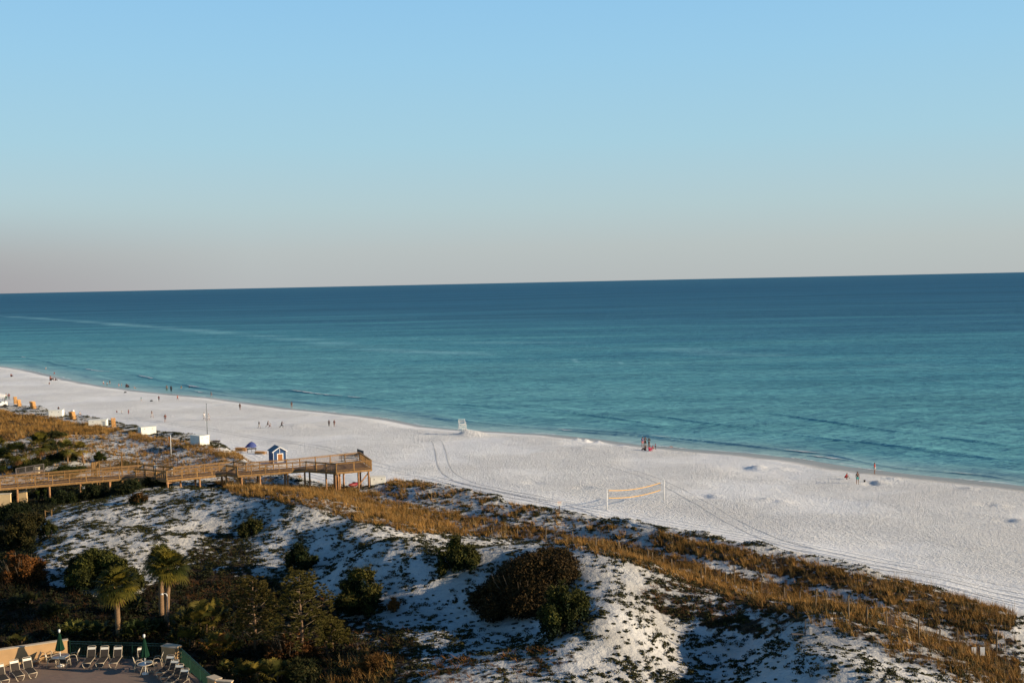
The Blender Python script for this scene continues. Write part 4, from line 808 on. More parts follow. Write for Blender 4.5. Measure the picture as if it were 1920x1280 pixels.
# ------------------------------------------------------------------ beach furniture
BLUE = mat('blue_siding', (.028, .07, .165), .7, .12, 3, bump=.2, spec=.2)
g = G(525, 871); hut = empty('beach_hut', (g.x, g.y, g.z), R(26), 'small blue rental hut with white trim and grey-blue gable roof', 'hut')
wv, dv, eh, rh = 2.0, 2.6, 2.0, 2.62
b = MB(); prof = [(-wv / 2, 0), (wv / 2, 0), (wv / 2, eh), (0, rh), (-wv / 2, eh)]
b.add([(x, 0, z) for x, z in prof] + [(x, dv, z) for x, z in prof], [(0, 1, 2, 3, 4), (9, 8, 7, 6, 5)] + [(i, (i + 1) % 5, 5 + (i + 1) % 5, 5 + i) for i in range(5)]).build('wall', BLUE, hut)
b = MB()
for s_ in (-1, 1):
    e = Vector((s_ * (wv / 2 + .16), 0, eh - .09)); r_ = Vector((0, 0, rh + .03)); n_ = Vector((s_ * .3, 0, 1)).normalized() * .06
    b.add([e + Vector((0, -.16, 0)), r_ + Vector((0, -.16, 0)), r_ + Vector((0, dv + .16, 0)), e + Vector((0, dv + .16, 0)), e + Vector((0, -.16, 0)) + n_, r_ + Vector((0, -.16, .06)), r_ + Vector((0, dv + .16, .06)), e + Vector((0, dv + .16, 0)) + n_], [(3, 2, 1, 0), (4, 5, 6, 7), (0, 1, 5, 4), (2, 3, 7, 6), (3, 0, 4, 7)])
b.build('roof', mat('blue_roof', (.085, .16, .22), .7, .12, 4, bump=.3), hut)
b = MB()
for s_ in (-1, 1):
    b.bar((s_ * (wv / 2 - .05), -.02, 0), (s_ * (wv / 2 - .05), -.02, eh - .05), .12, .05, (1, 0, 0)); b.bar((s_ * (wv / 2 + .16), -.175, eh - .06), (0, -.175, rh + .05), .04, .12)
b.bar((-wv / 2, -.025, .06), (wv / 2, -.025, .06), .05, .14); b.bar((0, -.02, 1.72), (0, -.02, rh - .05), .10, .05, (1, 0, 0)); b.build('trim', WHITE, hut)
sh_ = MB().box((.05, -.03, 1.08), (.72, .06, 1.05)).build('shutter', mat('varnished_shutter', (.32, .12, .025), .5, .15, 5), hut)
b = MB()
for x in (-.36, .46): b.box((x, -.035, 1.08), (.11, .08, 1.27))
b.box((.05, -.035, 1.66), (.71, .08, .11)).box((.05, -.035, .50), (.71, .08, .11)).build('window_frame', WHITE, hut)
for x in (-.8, .8):
    for y in (.2, dv - .2): MB().box((x, y, -.12), (.16, .16, .3)).build('foot', WOODD, hut)
# folded blue umbrella over stacked furniture
g = G(472, 848); um = empty('covered_umbrella', g, R(15), 'drooping blue umbrella canopy over a dark table left of the hut', 'umbrella')
b = MB(); n = 16; rings = [(.0, 1.75), (.25, 1.68), (.55, 1.45), (.82, 1.08), (.9, .92)]; vs = []; fs = []
for r_, z in rings:
    for k in range(n):
        a = 2 * math.pi * k / n; q = 1 + .07 * math.cos(8 * a) * r_; vs.append((r_ * q * math.cos(a) - .15 * (1.7 - z), r_ * q * math.sin(a), z + .06 * math.cos(3 * a) * r_))
for i in range(len(rings) - 1):
    for k in range(n): fs.append((i * n + k, i * n + (k + 1) % n, (i + 1) * n + (k + 1) % n, (i + 1) * n + k))
b.add(vs, fs); o = b.build('canopy', mat('blue_canvas', (.05, .07, .22), .7, .15, 4), um, smooth=True); md = o.modifiers.new('t', 'SOLIDIFY'); md.thickness = .02
MB().tube([(0, 0, -.2), (0, 0, 1.85)], .03, 6).build('pole', GREYW, um)
tb = MB(); tb.box((0, 0, .62), (1.5, 1.1, .07)).build('table_top', GREYW, um)
for x in (-.6, .6):
    for y in (-.4, .4): MB().bar((x * 1.1, y * 1.1, -.05), (x, y, .6), .07, .07).build('leg', GREYW, um)
# stacks of wooden lounge chairs
CHW = mat('lounger_wood', (.50, .26, .085), .7, .25, 5, spec=.2)
def chair_stack(px, py, n, label, standing=True, sc=1.0, rz=0.0):
    g = G(px, py); rt = empty('wooden_lounger_stack', g, rz, label, 'lounger stack', None)
    for i in range(n):
        b = MB()
        if standing:
            y = (i - n / 2) * .30; lean = .35
            for x in (-.32, .32): b.bar((x, y, 0), (x, y + lean, 1.5 * sc), .06, .06)
            for k in range(9):
                t = (k + .5) / 9; b.bar((-.34, y + lean * t - .04, 1.5 * sc * t), (.34, y + lean * t - .04, 1.5 * sc * t), .025, .13)
            b.bar((-.32, y + .1, .5), (-.32, y - .35, .35), .05, .05); b.bar((.32, y + .1, .5), (.32, y - .35, .35), .05, .05)
        else:
            z = .16 + i * .2
            for x in (-.3, .3): b.bar((x, -.95, z), (x, .95, z), .06, .08)
            for k in range(12): b.box((0, -.88 + k * .16, z + .055), (.66, .12, .025))
            for y in (-.8, .8):
                for x in (-.3, .3): b.box((x, y, z - .1), (.06, .06, .14))
        b.build('wooden_lounger', CHW, rt)
    return rt
chair_stack(29, 757, 3, 'upright stack of orange wooden loungers nearest the white van at left', True, 1.15, R(35)); chair_stack(36, 761, 2, 'smaller wooden lounger pair leaning beside the left upright stack', True, .9, R(50))
chair_stack(62, 766, 4, 'wide stack of orange wooden loungers standing between van and white boxes', True, 1.0, R(60)); chair_stack(136, 785, 4, 'orange wooden lounger stack in front of the grassy crest, towel on top', True, .9, R(60))
chair_stack(213, 800, 2, 'pair of orange wooden loungers upright between two white boxes', True, 1.05, R(30))
chair_stack(452, 846, 3, 'flat pile of brown loungers just left of the blue umbrella', False, 1, R(80)); chair_stack(489, 851, 2, 'flat low pile of tan loungers between blue umbrella and hut', False, 1, R(70))
q = G(136, 785); tag(MB().lathe([(.0, -.02), (.24, .0), (.30, .12), (.22, .24), (.06, .30)], (0, 0, 0), 12).build('towel', WHITE, smooth=True), 'white bundled towel on top of the lounger stack at the grassy crest', 'towel').location = (q.x + .1, q.y + .1, q.z + 1.38)
WBOX = mat('white_box_paint', (.80, .78, .70), .6, .07, 2, spec=.2); GB = 'white storage boxes along the dune foot'
def box(px, py, L, Dp, Hh, rz, label, lid=True, vent=False):
    g = G(px, py); rt = empty('storage_box', g, R(rz), label, 'storage box', GB)
    MB().box((0, Dp / 2, Hh / 2), (L, Dp, Hh + .1)).build('body', WBOX, rt, bevel=.02); MB().box((0, Dp / 2, Hh + .09), (L + .1, Dp + .1, .07)).build('lid', WBOX, rt, bevel=.01)
    for x in (-L * .25, L * .25): MB().box((x, -.02, Hh * .8), (.12, .04, .1)).build('latch', GREYW, rt)
    if vent: MB().box((L * .36, -.015, Hh * .5), (.4, .03, Hh * .7)).build('door', mat('grey_panel', (.35, .37, .38), .6, .1), rt)
    return rt
box(104, 781, 2.5, 1.7, 1.15, 8, 'white storage box farthest left behind the grassy crest'); box(183, 799, 3.1, 1.6, 1.05, 10, 'white storage box with a grey door panel between two lounger stacks', vent=True)
box(279, 814, 2.5, 2.0, 1.15, 32, 'white storage box above the shaded dune hollow, left end in shade'); box(384, 834, 1.7, 2.6, 1.35, 48, 'tallest white storage box beside the dark pole'); box(709, 908, 1.9, 1.3, .85, 12, 'white storage box right of the lookout platform')
g = G(402, 829); tag(MB().box((0, 0, .1), (1.7, .5, .12)).box((.3, .2, .2), (1.2, .4, .1)).tube([(-.9, .1, .28), (.9, -.1, .3)], .05, 6).build('board_pile', GREYW), 'dark low pile of boards right of the tall white box', 'board pile').location = g
g = G(699, 897); tag(MB().bar((-.7, 0, .25), (.7, .1, .35), .3, .05).bar((-.5, 0, 0), (-.5, 0, .25), .06, .06).bar((.5, 0, 0), (.5, 0, .3), .06, .06).build('white_plank', WHITE), 'white plank bench behind the box right of the platform', 'plank').location = g
# white vehicle at left edge
g = G(4, 764); van = empty('beach_cart', (g.x - .6, g.y, g.z), R(35), 'white beach utility cart with a flat roof cut by the left picture edge', 'beach cart')
MB().box((0, 0, .75), (3.0, 1.6, .6)).box((.9, 0, 1.15), (1.2, 1.5, .3)).build('body', WHITE, van, bevel=.06); MB().box((-.2, 0, 2.15), (2.6, 1.7, .09)).build('roof', WHITE, van, bevel=.03)
for x in (-1.3, .9):
    for y in (-.75, .75): MB().bar((x, y, 1.0), (x, y, 2.12), .06, .06).build('roof_post', DARK, van)
MB().box((-.4, 0, 1.12), (.5, 1.3, .14)).box((-.65, 0, 1.4), (.12, 1.3, .55)).build('seat', DARK, van, bevel=.03)
for x in (-1.0, 1.0):
    for y in (-.8, .8): MB().tube([(x, y - .14, .38), (x, y + .14, .38)], .38, 14).build('wheel', DARK, van)
g = G(-4, 757); cn = empty('white_canopy', g, R(20), 'white canopy tent edge behind the beach cart at the left picture edge', 'canopy'); MB().add([(-1.5, -1.2, 1.9), (1.5, -1.2, 1.9), (1.5, 1.2, 1.9), (-1.5, 1.2, 1.9), (0, 0, 2.5), (-1.5, -1.2, 1.6), (1.5, -1.2, 1.6), (1.5, 1.2, 1.6), (-1.5, 1.2, 1.6)], [(0, 1, 4), (1, 2, 4), (2, 3, 4), (3, 0, 4), (0, 5, 6, 1), (1, 6, 7, 2), (2, 7, 8, 3), (3, 8, 5, 0)]).build('fabric_roof', WHITE, cn)
for x in (-1.45, 1.45):
    for y in (-1.15, 1.15): MB().tube([(x, y, -.1), (x, y, 1.85)], .03, 6).build('leg', GREYW, cn)
# poles and flag
g = G(389, 822); tag(MB().tube([(0, 0, -.3), (0, 0, 6.2)], [.06, .035], 8).tube([(0, 0, 6.2), (0, 0, 6.3)], .06, 8).build('tall_pole', mat('dark_pole', (.06, .06, .06), .6, .1), smooth=True), 'tall thin dark pole behind the white storage boxes', 'pole').location = g
g = G(321, 857); fp = empty('flag_pole', g, 0, 'white pole with an orange pennant rising above the boardwalk', 'flag pole'); MB().tube([(0, 0, -.3), (0, 0, 3.35)], .045, 8).build('pole', WHITE, fp, smooth=True)
b = MB(); vs = []
for i in range(7):
    t = i / 6; vs += [(-.38 * t, .10 * math.sin(t * 5), 3.3 - .35 * t), (-.30 * t * (1 - .2 * t), .10 * math.sin(t * 5 + .6), 2.3 + .55 * t)]
b.add(vs, [(2 * i, 2 * i + 1, 2 * i + 3, 2 * i + 2) for i in range(6)]); o = b.build('pennant', mat('orange_cloth', (.55, .20, .03), .8, .1), fp, smooth=True); o.modifiers.new('t', 'SOLIDIFY').thickness = .01
# lifeguard chair
g = G(867, 807); lc = empty('lifeguard_chair', (g.x, g.y, g.z - .05), R(14), 'white wooden lifeguard chair on a mound near the water', 'lifeguard chair', scale=.86)
for x in (-1, 1):
    for y in (-1, 1): MB().bar((x * .82, y * .7, -.2), (x * .62, y * .5, 2.5 if y > 0 else 2.0), .08, .08).build('leg', WHITE, lc)
b = MB()
for z in (.55, 1.1): b.bar((-.78, -.62, z), (.78, -.62, z), .05, .06).bar((-.75, .62, z), (.75, .62, z), .05, .06).bar((-.76, -.6, z + .1), (-.76, .6, z + .1), .06, .1).bar((.76, -.6, z + .1), (.76, .6, z + .1), .06, .1)
b.bar((-.75, .62, .4), (.7, .55, 1.4), .05, .09).build('cross_brace', WHITE, lc); b = MB()
for k in range(7): b.box((0, -.5 + k * .17, 1.5), (1.5, .14, .04))
b.build('seat', WHITE, lc); b = MB()
for z in (1.85, 2.1, 2.38): b.bar((-.66, .54, z), (.66, .54, z), .03, .07)
b.build('backrest', WHITE, lc)
for x in (-.68, .68): MB().bar((x, -.6, 1.95), (x, .6, 1.95), .10, .05).build('armrest', WHITE, lc)
b = MB()
for x in (-.22, .22): b.bar((x, -1.15, -.1), (x, -.58, 1.5), .06, .08)
for k in range(5): b.bar((-.24, -1.05 + .11 * k, .2 + .3 * k), (.24, -1.05 + .11 * k, .2 + .3 * k), .05, .05)
b.build('ladder', WHITE, lc)
# volleyball net
A_, B_ = G(1138, 955), G(1245, 937); vb = empty('volleyball_net', A_, 0, 'sagging volleyball net with yellow tapes between two white poles', 'volleyball net'); dB = B_ - A_
for q in (Vector((0, 0, 0)), dB): MB().tube([q + Vector((0, 0, -.3)), q + Vector((0, 0, 2.45))], .07, 10).build('pole', WHITE, vb, smooth=True)
YEL = mat('yellow_tape', (.62, .33, .035), .6, .1, 4); tt = [(.035 + .90 * i / 24) for i in range(25)]
def nz(t, low): return 2.25 - .36 * 4 * t * (1 - t) - (.88 if low else 0) + dB.z * t
def tape(low):
    b = MB()
    for i in range(24): a, c = tt[i], tt[i + 1]; b.bar((dB.x * a, dB.y * a, nz(a, low)), (dB.x * c, dB.y * c, nz(c, low)), .02, .08)
    b.build('tape', YEL, vb)
tape(0); tape(1)
for t in (tt[0], tt[-1]): MB().bar((dB.x * t, dB.y * t, nz(t, 1)), (dB.x * t, dB.y * t, nz(t, 0)), .05, .02, (1, 0, 0)).build('side_tape', YEL, vb)
b = MB()
for k in range(1, 6):
    for i in range(0, 24, 2): a, c = tt[i], tt[i + 2]; b.bar((dB.x * a, dB.y * a, nz(a, 1) + .88 * k / 6), (dB.x * c, dB.y * c, nz(c, 1) + .88 * k / 6), .006, .006)
for i in range(60): t = tt[0] + (tt[-1] - tt[0]) * i / 59; b.bar((dB.x * t, dB.y * t, nz(t, 1)), (dB.x * t, dB.y * t, nz(t, 0)), .006, .006, (1, 0, 0))
b.build('mesh_net', DARK, vb); b = MB()
for low in (0, 1):
    for t, q in ((tt[0], 0.0), (tt[-1], 1.0)): b.bar((dB.x * t, dB.y * t, nz(t, low)), (dB.x * q, dB.y * q, (2.3 if not low else 1.3) + dB.z * q), .012, .012)
    b.build('guy_cord', DARK, vb); b = MB()
g = G(1049, 963); sg = empty('beach_sign', g, R(10), 'white sign on a brown post at the foot of the dunes left of the net', 'sign'); MB().box((0, 0, .5), (.08, .08, 1.4)).build('post', mat('brown_post', (.10, .055, .03), .8, .2), sg); MB().box((0, -.06, 1.14), (.50, .03, .50)).build('sign_board', WHITE, sg)
b = MB(); RED = mat('faded_red', (.55, .22, .18), .7, .1)
b.box((0, -.078, 1.30), (.40, .006, .05)).box((0, -.078, 1.2), (.34, .006, .02)).box((0, -.078, 1.12), (.36, .006, .02)); b.build('lettering', RED, sg)
# sign pair in the dune grass at right
g = G(1834, 1232); sg = empty('dune_sign', g, 0, 'two small white panels on one dark post in the grass at lower right', 'sign')
for x in (-.29, .27): MB().box((x, -.03, .42), (.30, .03, .56)).build('sign_board', WHITE, sg)
MB().box((0, .02, .3), (.09, .06, .9)).build('post', GREYW, sg)
g = G(1520, 1190); tag(MB().box((0, 0, .25), (.18, .16, .4)).box((0, 0, .46), (.22, .2, .04)).build('white_stump', mat('bleached_wood', (.5, .45, .4), .8)), 'small white stump on the crest of the lower right white dune', 'stump').location = g
g = G(1517, 1189); tag(MB().bar((0, 0, -.2), (.02, 0, 1.0), .06, .06).bar((-.9, -.1, .1), (0, 0, .05), .2, .08).build('thin_stake', GREYW), 'thin grey stake beside the white stump', 'stake').location = g - Vector((.25, 0, 0))
# red float under the platform
g = G(664, 912); fl = empty('red_kayak', g, R(-35), 'red plastic kayak lying in the shadow under the platform', 'kayak'); b = MB(); rr = [(.02, -1.1), (.22, -.8), (.33, -.3), (.34, .2), (.26, .7), (.02, 1.1)]
vs = []; fs = []; n = 12
for r_, y in rr:
    for k in range(n): a = 2 * math.pi * k / n; vs.append((r_ * math.cos(a), y, .28 + r_ * .75 * math.sin(a) + .1 * y * y))
for i in range(5):
    for k in range(n): fs.append((i * n + k, i * n + (k + 1) % n, (i + 1) * n + (k + 1) % n, (i + 1) * n + k))
b.add(vs, fs + [tuple(range(n))[::-1], tuple(5 * n + k for k in range(n))]); b.build('hull', mat('red_plastic', (.22, .02, .028), .4, .1), fl, smooth=True)
MB().lathe([(.2, .0), (.24, .05), (.2, .1)], (0, 0, .5), 12).build('cockpit_rim', DARK, fl)

# old fence stakes in the dune grass
ST = 'weathered fence stakes in the grass behind the foredune'
stakes = [(925, 998, 1.0, 2), (970, 1006, .9, 0), (1023, 1012, 1.3, 0), (1075, 1018, 1.0, 0), (1117, 1030, 1.0, 0), (1161, 1032, .9, 1), (1214, 1052, 1.0, 1), (1224, 1053, .9, 0), (1260, 1066, .9, 1), (1314, 1088, 1.1, 0), (1322, 1080, 1.2, 0), (1361, 1097, 1.0, 0), (1377, 1094, 1.5, 0), (1413, 1112, .9, 0), (1427, 1113, 1.4, 2), (1471, 1124, 1.0, 1), (1529, 1139, 1.2, 0), (1592, 1160, 1.6, 0), (1663, 1178, 1.2, 2), (1670, 1178, 1.0, 0), (1723, 1202, 1.5, 0), (1796, 1213, 1.3, 1), (1868, 1226, 1.5, 0), (1245, 1060, 1.0, 0), (1350, 1085, .8, 0), (880, 992, .8, 0), (995, 1010, .8, 0), (1500, 1130, .9, 0), (1625, 1165, 1.0, 0), (1760, 1208, 1.0, 0)]
dsc = ['straight bare', 'slightly tilted', 'short weathered', 'leaning']; 
for i, (px, py, h_, k) in enumerate(stakes):
    g = G(px, py); rt = empty('fence_stake', g, random.random(), 'grey-brown wooden fence stake %s standing in the dune grass, number %d from the left' % (dsc[i % 4], 0), 'stake', ST)
    ORD = 'first second third fourth fifth sixth seventh eighth ninth tenth eleventh twelfth thirteenth fourteenth fifteenth sixteenth seventeenth eighteenth nineteenth twentieth twenty-first twenty-second twenty-third twenty-fourth twenty-fifth twenty-sixth twenty-seventh twenty-eighth twenty-ninth thirtieth'.split()
    o_ = sorted(q[0] for q in stakes).index(px); rt['label'] = '%s fence stake from the left in the dune grass, %s' % (ORD[o_], 'with broken slats' if k else ('tall and bare' if h_ > 1.1 else 'short and bare'))
    ln = random.uniform(-.12, .12); MB().bar((0, 0, -.3), (ln, 0, h_), .085, .07, (1, 0, 0)).build('post', TWIG, rt)
    if k:
        for q in range(k * 3): MB().bar((.12 + .11 * q, .02, -.1), (.12 + .11 * q + random.uniform(-.05, .05), .02, h_ * random.uniform(.5, .8)), .045, .015, (1, 0, 0)).build('slat', WOODD, rt)
# debris
for px, py, c_, lab in ((235, 736, DARK, 'small dark heap lying alone on the sand below the crouching pair'), (284, 752, DARK, 'tiny dark bag on the sand left of the black and red person')):
    g = G(px, py); tag(MB().lathe([(.1, 0), (.35, .05), (.4, .15), (.2, .28), (.03, .3)], n=10).build('beach_bag', c_, smooth=True), lab, 'bag').location = g
#PART4
# ------------------------------------------------------------------ people
SKIN = mat('skin', (.30, .155, .10), .6, .08, 4); SKIND = mat('tanned_skin', (.14, .07, .045), .6, .08, 4)
CLO = {}
def cloth(nm, c): return mat('cloth_' + nm, c, .85, .12, 6, spec=.1)
C_ = dict(black=(.012, .012, .014), navy=(.02, .03, .07), white=(.72, .70, .68), red=(.5, .03, .03), orange=(.62, .13, .05), pink=(.62, .20, .22), teal=(.05, .42, .40), grey=(.16, .17, .18), blue=(.05, .10, .30), brown=(.10, .05, .03), maroon=(.15, .02, .025), green=(.06, .13, .09), khaki=(.35, .28, .18), pale=(.55, .50, .45), hotpink=(.65, .05, .13), dgrey=(.05, .05, .055))
HAIR = {'dark': mat('dark_hair', (.015, .010, .008), .7, .2, 8), 'brown': mat('brown_hair', (.07, .035, .018), .7, .2, 8), 'blond': mat('blond_hair', (.35, .22, .10), .7, .2, 8)}
def skin_mesh(name, nodes, edges, root, sub=1):
    """nodes: list of ((x,y,z), (rx,ry)); grown into one continuous surface with the Skin modifier"""
    me = bpy.data.meshes.new(name); me.from_pydata([n[0] for n in nodes], edges, []); o = bpy.data.objects.new(name, me); COL.objects.link(o)
    o.modifiers.new('skin', 'SKIN'); sv = me.skin_vertices[0].data if me.skin_vertices else None
    if sv is None:
        bm = bmesh.new(); bm.from_mesh(me); bm.verts.layers.skin.verify(); bm.to_mesh(me); bm.free(); sv = me.skin_vertices[0].data
    for i, n in enumerate(nodes): sv[i].radius = n[1]; sv[i].use_root = (i == root)
    s = o.modifiers.new('sub', 'SUBSURF'); s.levels = sub; s.render_levels = sub
    dg = bpy.context.evaluated_depsgraph_get(); ev = o.evaluated_get(dg); m2 = bpy.data.meshes.new_from_object(ev); bpy.data.objects.remove(o); m2.name = name
    m2.polygons.foreach_set('use_smooth', [True] * len(m2.polygons)); return m2
def V3(*a): return Vector(a)
def pose(kind):
    """joint positions, facing -Y, standing height about 1.7"""
    J = {}; lean = 0.0; ph = .93
    L = {'stand': [((.10, .93), (.11, -.02, .50), (.11, .02, .09)), ((-.10, .93), (-.12, -.01, .50), (-.13, .02, .09))]}
    J['pel'] = V3(0, 0, .95); up = V3(0, 0, 1)
    legs = {1: [V3(.09, 0, .90), V3(.11, -.03, .50), V3(.11, .03, .09)], -1: [V3(-.09, 0, .90), V3(-.13, 0, .50), V3(-.15, .03, .09)]}
    arms = {1: [V3(.19, 0, 1.39), V3(.24, .03, 1.12), V3(.23, -.08, .88)], -1: [V3(-.19, 0, 1.39), V3(-.25, .02, 1.12), V3(-.24, -.07, .88)]}
    if kind == 'walk':
        legs = {1: [V3(.09, 0, .90), V3(.10, -.20, .53), V3(.10, -.28, .10)], -1: [V3(-.09, 0, .90), V3(-.10, .08, .50), V3(-.10, .34, .16)]}
        arms = {1: [V3(.19, 0, 1.39), V3(.24, .14, 1.14), V3(.22, .10, .89)], -1: [V3(-.19, 0, 1.39), V3(-.24, -.14, 1.15), V3(-.20, -.32, .98)]}
    elif kind == 'run':
        legs = {1: [V3(.09, 0, .90), V3(.10, -.34, .66), V3(.10, -.30, .24)], -1: [V3(-.09, 0, .90), V3(-.10, .20, .52), V3(-.10, .58, .36)]}
        arms = {1: [V3(.19, 0, 1.39), V3(.26, .22, 1.20), V3(.22, .02, 1.05)], -1: [V3(-.19, 0, 1.39), V3(-.26, -.20, 1.20), V3(-.18, -.36, 1.30)]}; lean = .25
    elif kind == 'raise':
        arms = {1: [V3(.18, 0, 1.40), V3(.24, -.16, 1.45), V3(.07, -.28, 1.64)], -1: [V3(-.18, 0, 1.40), V3(-.24, -.16, 1.45), V3(-.07, -.28, 1.64)]}
    elif kind == 'sit':
        J['pel'] = V3(0, 0, .13)
        legs = {1: [V3(.10, -.02, .13), V3(.16, -.42, .46), V3(.14, -.62, .09)], -1: [V3(-.10, -.02, .13), V3(-.18, -.42, .40), V3(-.16, -.66, .09)]}
        arms = {1: [V3(.19, .05, .57), V3(.26, -.12, .40), V3(.12, -.34, .44)], -1: [V3(-.19, .05, .57), V3(-.27, -.10, .38), V3(-.12, -.32, .42)]}
    elif kind == 'crouch':
        J['pel'] = V3(0, .1, .34)
        legs = {1: [V3(.10, .06, .36), V3(.17, -.34, .52), V3(.15, -.10, .09)], -1: [V3(-.10, .06, .36), V3(-.17, -.34, .50), V3(-.15, -.08, .09)]}
        arms = {1: [V3(.19, -.10, .74), V3(.24, -.32, .55), V3(.12, -.50, .34)], -1: [V3(-.19, -.10, .74), V3(-.24, -.30, .53), V3(-.10, -.48, .30)]}; lean = .45
    low = J['pel']; sp = 1 if kind not in ('sit', 'crouch') else 0
    if sp: J['wst'] = V3(0, -.01 - lean * .1, 1.12); J['chest'] = V3(0, -lean * .35 - .0, 1.30); J['neck'] = V3(0, -lean * .5, 1.47); J['hd'] = V3(0, -lean * .65 - .02, 1.56); J['top'] = V3(0, -lean * .68 - .02, 1.655)
    elif kind == 'sit': J['wst'] = V3(0, .05, .31); J['chest'] = V3(0, .06, .50); J['neck'] = V3(0, .04, .67); J['hd'] = V3(0, .02, .76); J['top'] = V3(0, .01, .855)
    else: J['wst'] = V3(0, .02, .50); J['chest'] = V3(0, -.07, .67); J['neck'] = V3(0, -.15, .83); J['hd'] = V3(0, -.20, .91); J['top'] = V3(0, -.22, 1.0)
    if kind == 'run':
        for s in (1, -1): arms[s] = [a + V3(0, -.10, 0) for a in arms[s]]
    return J, legs, arms
def build_pose(kind):
    J, legs, arms = pose(kind); N = []; E = []
    def add(p, r, to=None):
        N.append((tuple(p), r if isinstance(r, tuple) else (r, r)))
        if to is not None: E.append((to, len(N) - 1))
        return len(N) - 1
    pel = add(J['pel'], (.145, .105)); w_ = add(J['wst'], (.125, .09), pel); ch = add(J['chest'], (.15, .10), w_); nk = add(J['neck'], (.052, .055), ch); hd = add(J['hd'], (.078, .088), nk); tp = add(J['top'], (.07, .08), hd)
    add(J['hd'] + V3(0, -.105, -.005), .016, hd)
    for s in (1, -1): add(J['hd'] + V3(s * .085, .01, .005), .018, hd)
    for s in (1, -1):
        a = arms[s]; sh = add(a[0], .058, ch); el = add(a[1], .040, sh); wr = add(a[2], .026, el)
        d = (a[2] - a[1]).normalized(); side = d.cross(V3(1, 0, 0)); side = side.normalized() if side.length > .2 else V3(0, 1, 0)
        pm = add(a[2] + d * .065, (.036, .020), wr)
        for k in range(4):
            o = side * ((k - 1.5) * .021); f1 = add(a[2] + d * (.115) + o, .0095, pm); add(a[2] + d * (.155 + (.014, .022, .018, .004)[k]) + o + V3(-s * .02, 0, 0), .008, f1)
        t1 = add(a[2] + d * .06 + side * -.045, .0115, pm); add(a[2] + d * .10 + side * -.062, .0095, t1)
        l = legs[s]; hp = add(l[0], .095, pel); kn = add(l[1], .056, hp); an = add(l[2], .036, kn); he = add(l[2] + V3(0, .0, -.055), .035, an); add(l[2] + V3(s * .015, -.16, -.065), (.040, .022), he)
    body = skin_mesh('body_' + kind, N, E, 0, 1)
    # shirt: torso and upper arms, a little larger
    N2 = []; E2 = []
    def ad(p, r, to=None):
        N2.append((tuple(p), r if isinstance(r, tuple) else (r, r)));
        if to is not None: E2.append((to, len(N2) - 1))
        return len(N2) - 1
    a = ad(J['pel'] + (J['wst'] - J['pel']) * .15, (.162, .125)); b = ad(J['wst'], (.15, .11), a); c = ad(J['chest'], (.172, .118), b); ad(J['chest'].lerp(J['neck'], .75), (.075, .07), c)
    for s in (1, -1):
        e = ad(arms[s][0], .073, c); ad(arms[s][0].lerp(arms[s][1], .75), .058, e)
    shirt = skin_mesh('shirt_' + kind, N2, E2, 0, 1)
    res = {}
    for nm, fr in (('shorts', .75), ('trousers', 1.0)):
        N2.clear(); E2.clear(); a = ad(J['pel'], (.158, .12))
        for s in (1, -1):
            l = legs[s]; h = ad(l[0], .110, a); k = ad(l[0].lerp(l[1], fr), .080, h)
            if nm == 'trousers': ad(l[1].lerp(l[2], .9), .055, k)
        res[nm] = skin_mesh(nm + '_' + kind, N2, E2, 0, 1)
    # hair cap
    N2.clear(); E2.clear(); a = ad(J['hd'] + V3(0, .03, .035), (.085, .085)); ad(J['top'] + V3(0, .015, .012), (.078, .085), a); ad(J['hd'] + V3(0, .06, -.05), (.07, .05), a)
    hair = skin_mesh('hair_' + kind, N2, E2, 0, 1)
    N2.clear(); E2.clear(); a = ad(J['hd'] + V3(0, .03, .035), (.085, .085)); ad(J['top'] + V3(0, .015, .012), (.078, .085), a); b = ad(J['hd'] + V3(0, .07, -.08), (.085, .05), a); ad(J['hd'] + V3(0, .10, -.24), (.075, .035), b)
    res['long'] = skin_mesh('long_hair_' + kind, N2, E2, 0, 1)
    for q in (body, shirt, res['shorts'], res['trousers'], hair, res['long']): q.materials.clear(); q.materials.append(SKIN)
    return dict(body=body, shirt=shirt, hair=hair, **res)
POSES = {k: build_pose(k) for k in ('stand', 'walk', 'run', 'raise', 'sit', 'crouch')}
def person(px, py, kind, hpx, rz, top, bottom, label, legs='shorts', hair='dark', long=False, dark=False, sink=0.0, group='people on the beach'):
    g = G(px, py); full = {'stand': 1.7, 'walk': 1.7, 'run': 1.65, 'raise': 1.75, 'sit': .92, 'crouch': 1.05}[kind]
    sc = pxm(g, hpx) / full * 1.03
    rt = empty('person', g + Vector((0, 0, -.02 * sc - sink)), R(rz), label, 'person', group, sc); ps = POSES[kind]
    def part(nm, me, m):
        o = bpy.data.objects.new(nm, me); COL.objects.link(o); o.parent = rt; o.material_slots[0].link = 'OBJECT'; o.material_slots[0].material = m; return o
    part('body', ps['body'], SKIND if dark else SKIN)
    if top: part('shirt', ps['shirt'], cloth(top, C_[top]))
    if bottom: part('trousers' if legs == 'trousers' else 'shorts', ps[legs], cloth(bottom, C_[bottom]))
    part('hair', ps['long'] if long else ps['hair'], HAIR[hair]); return rt
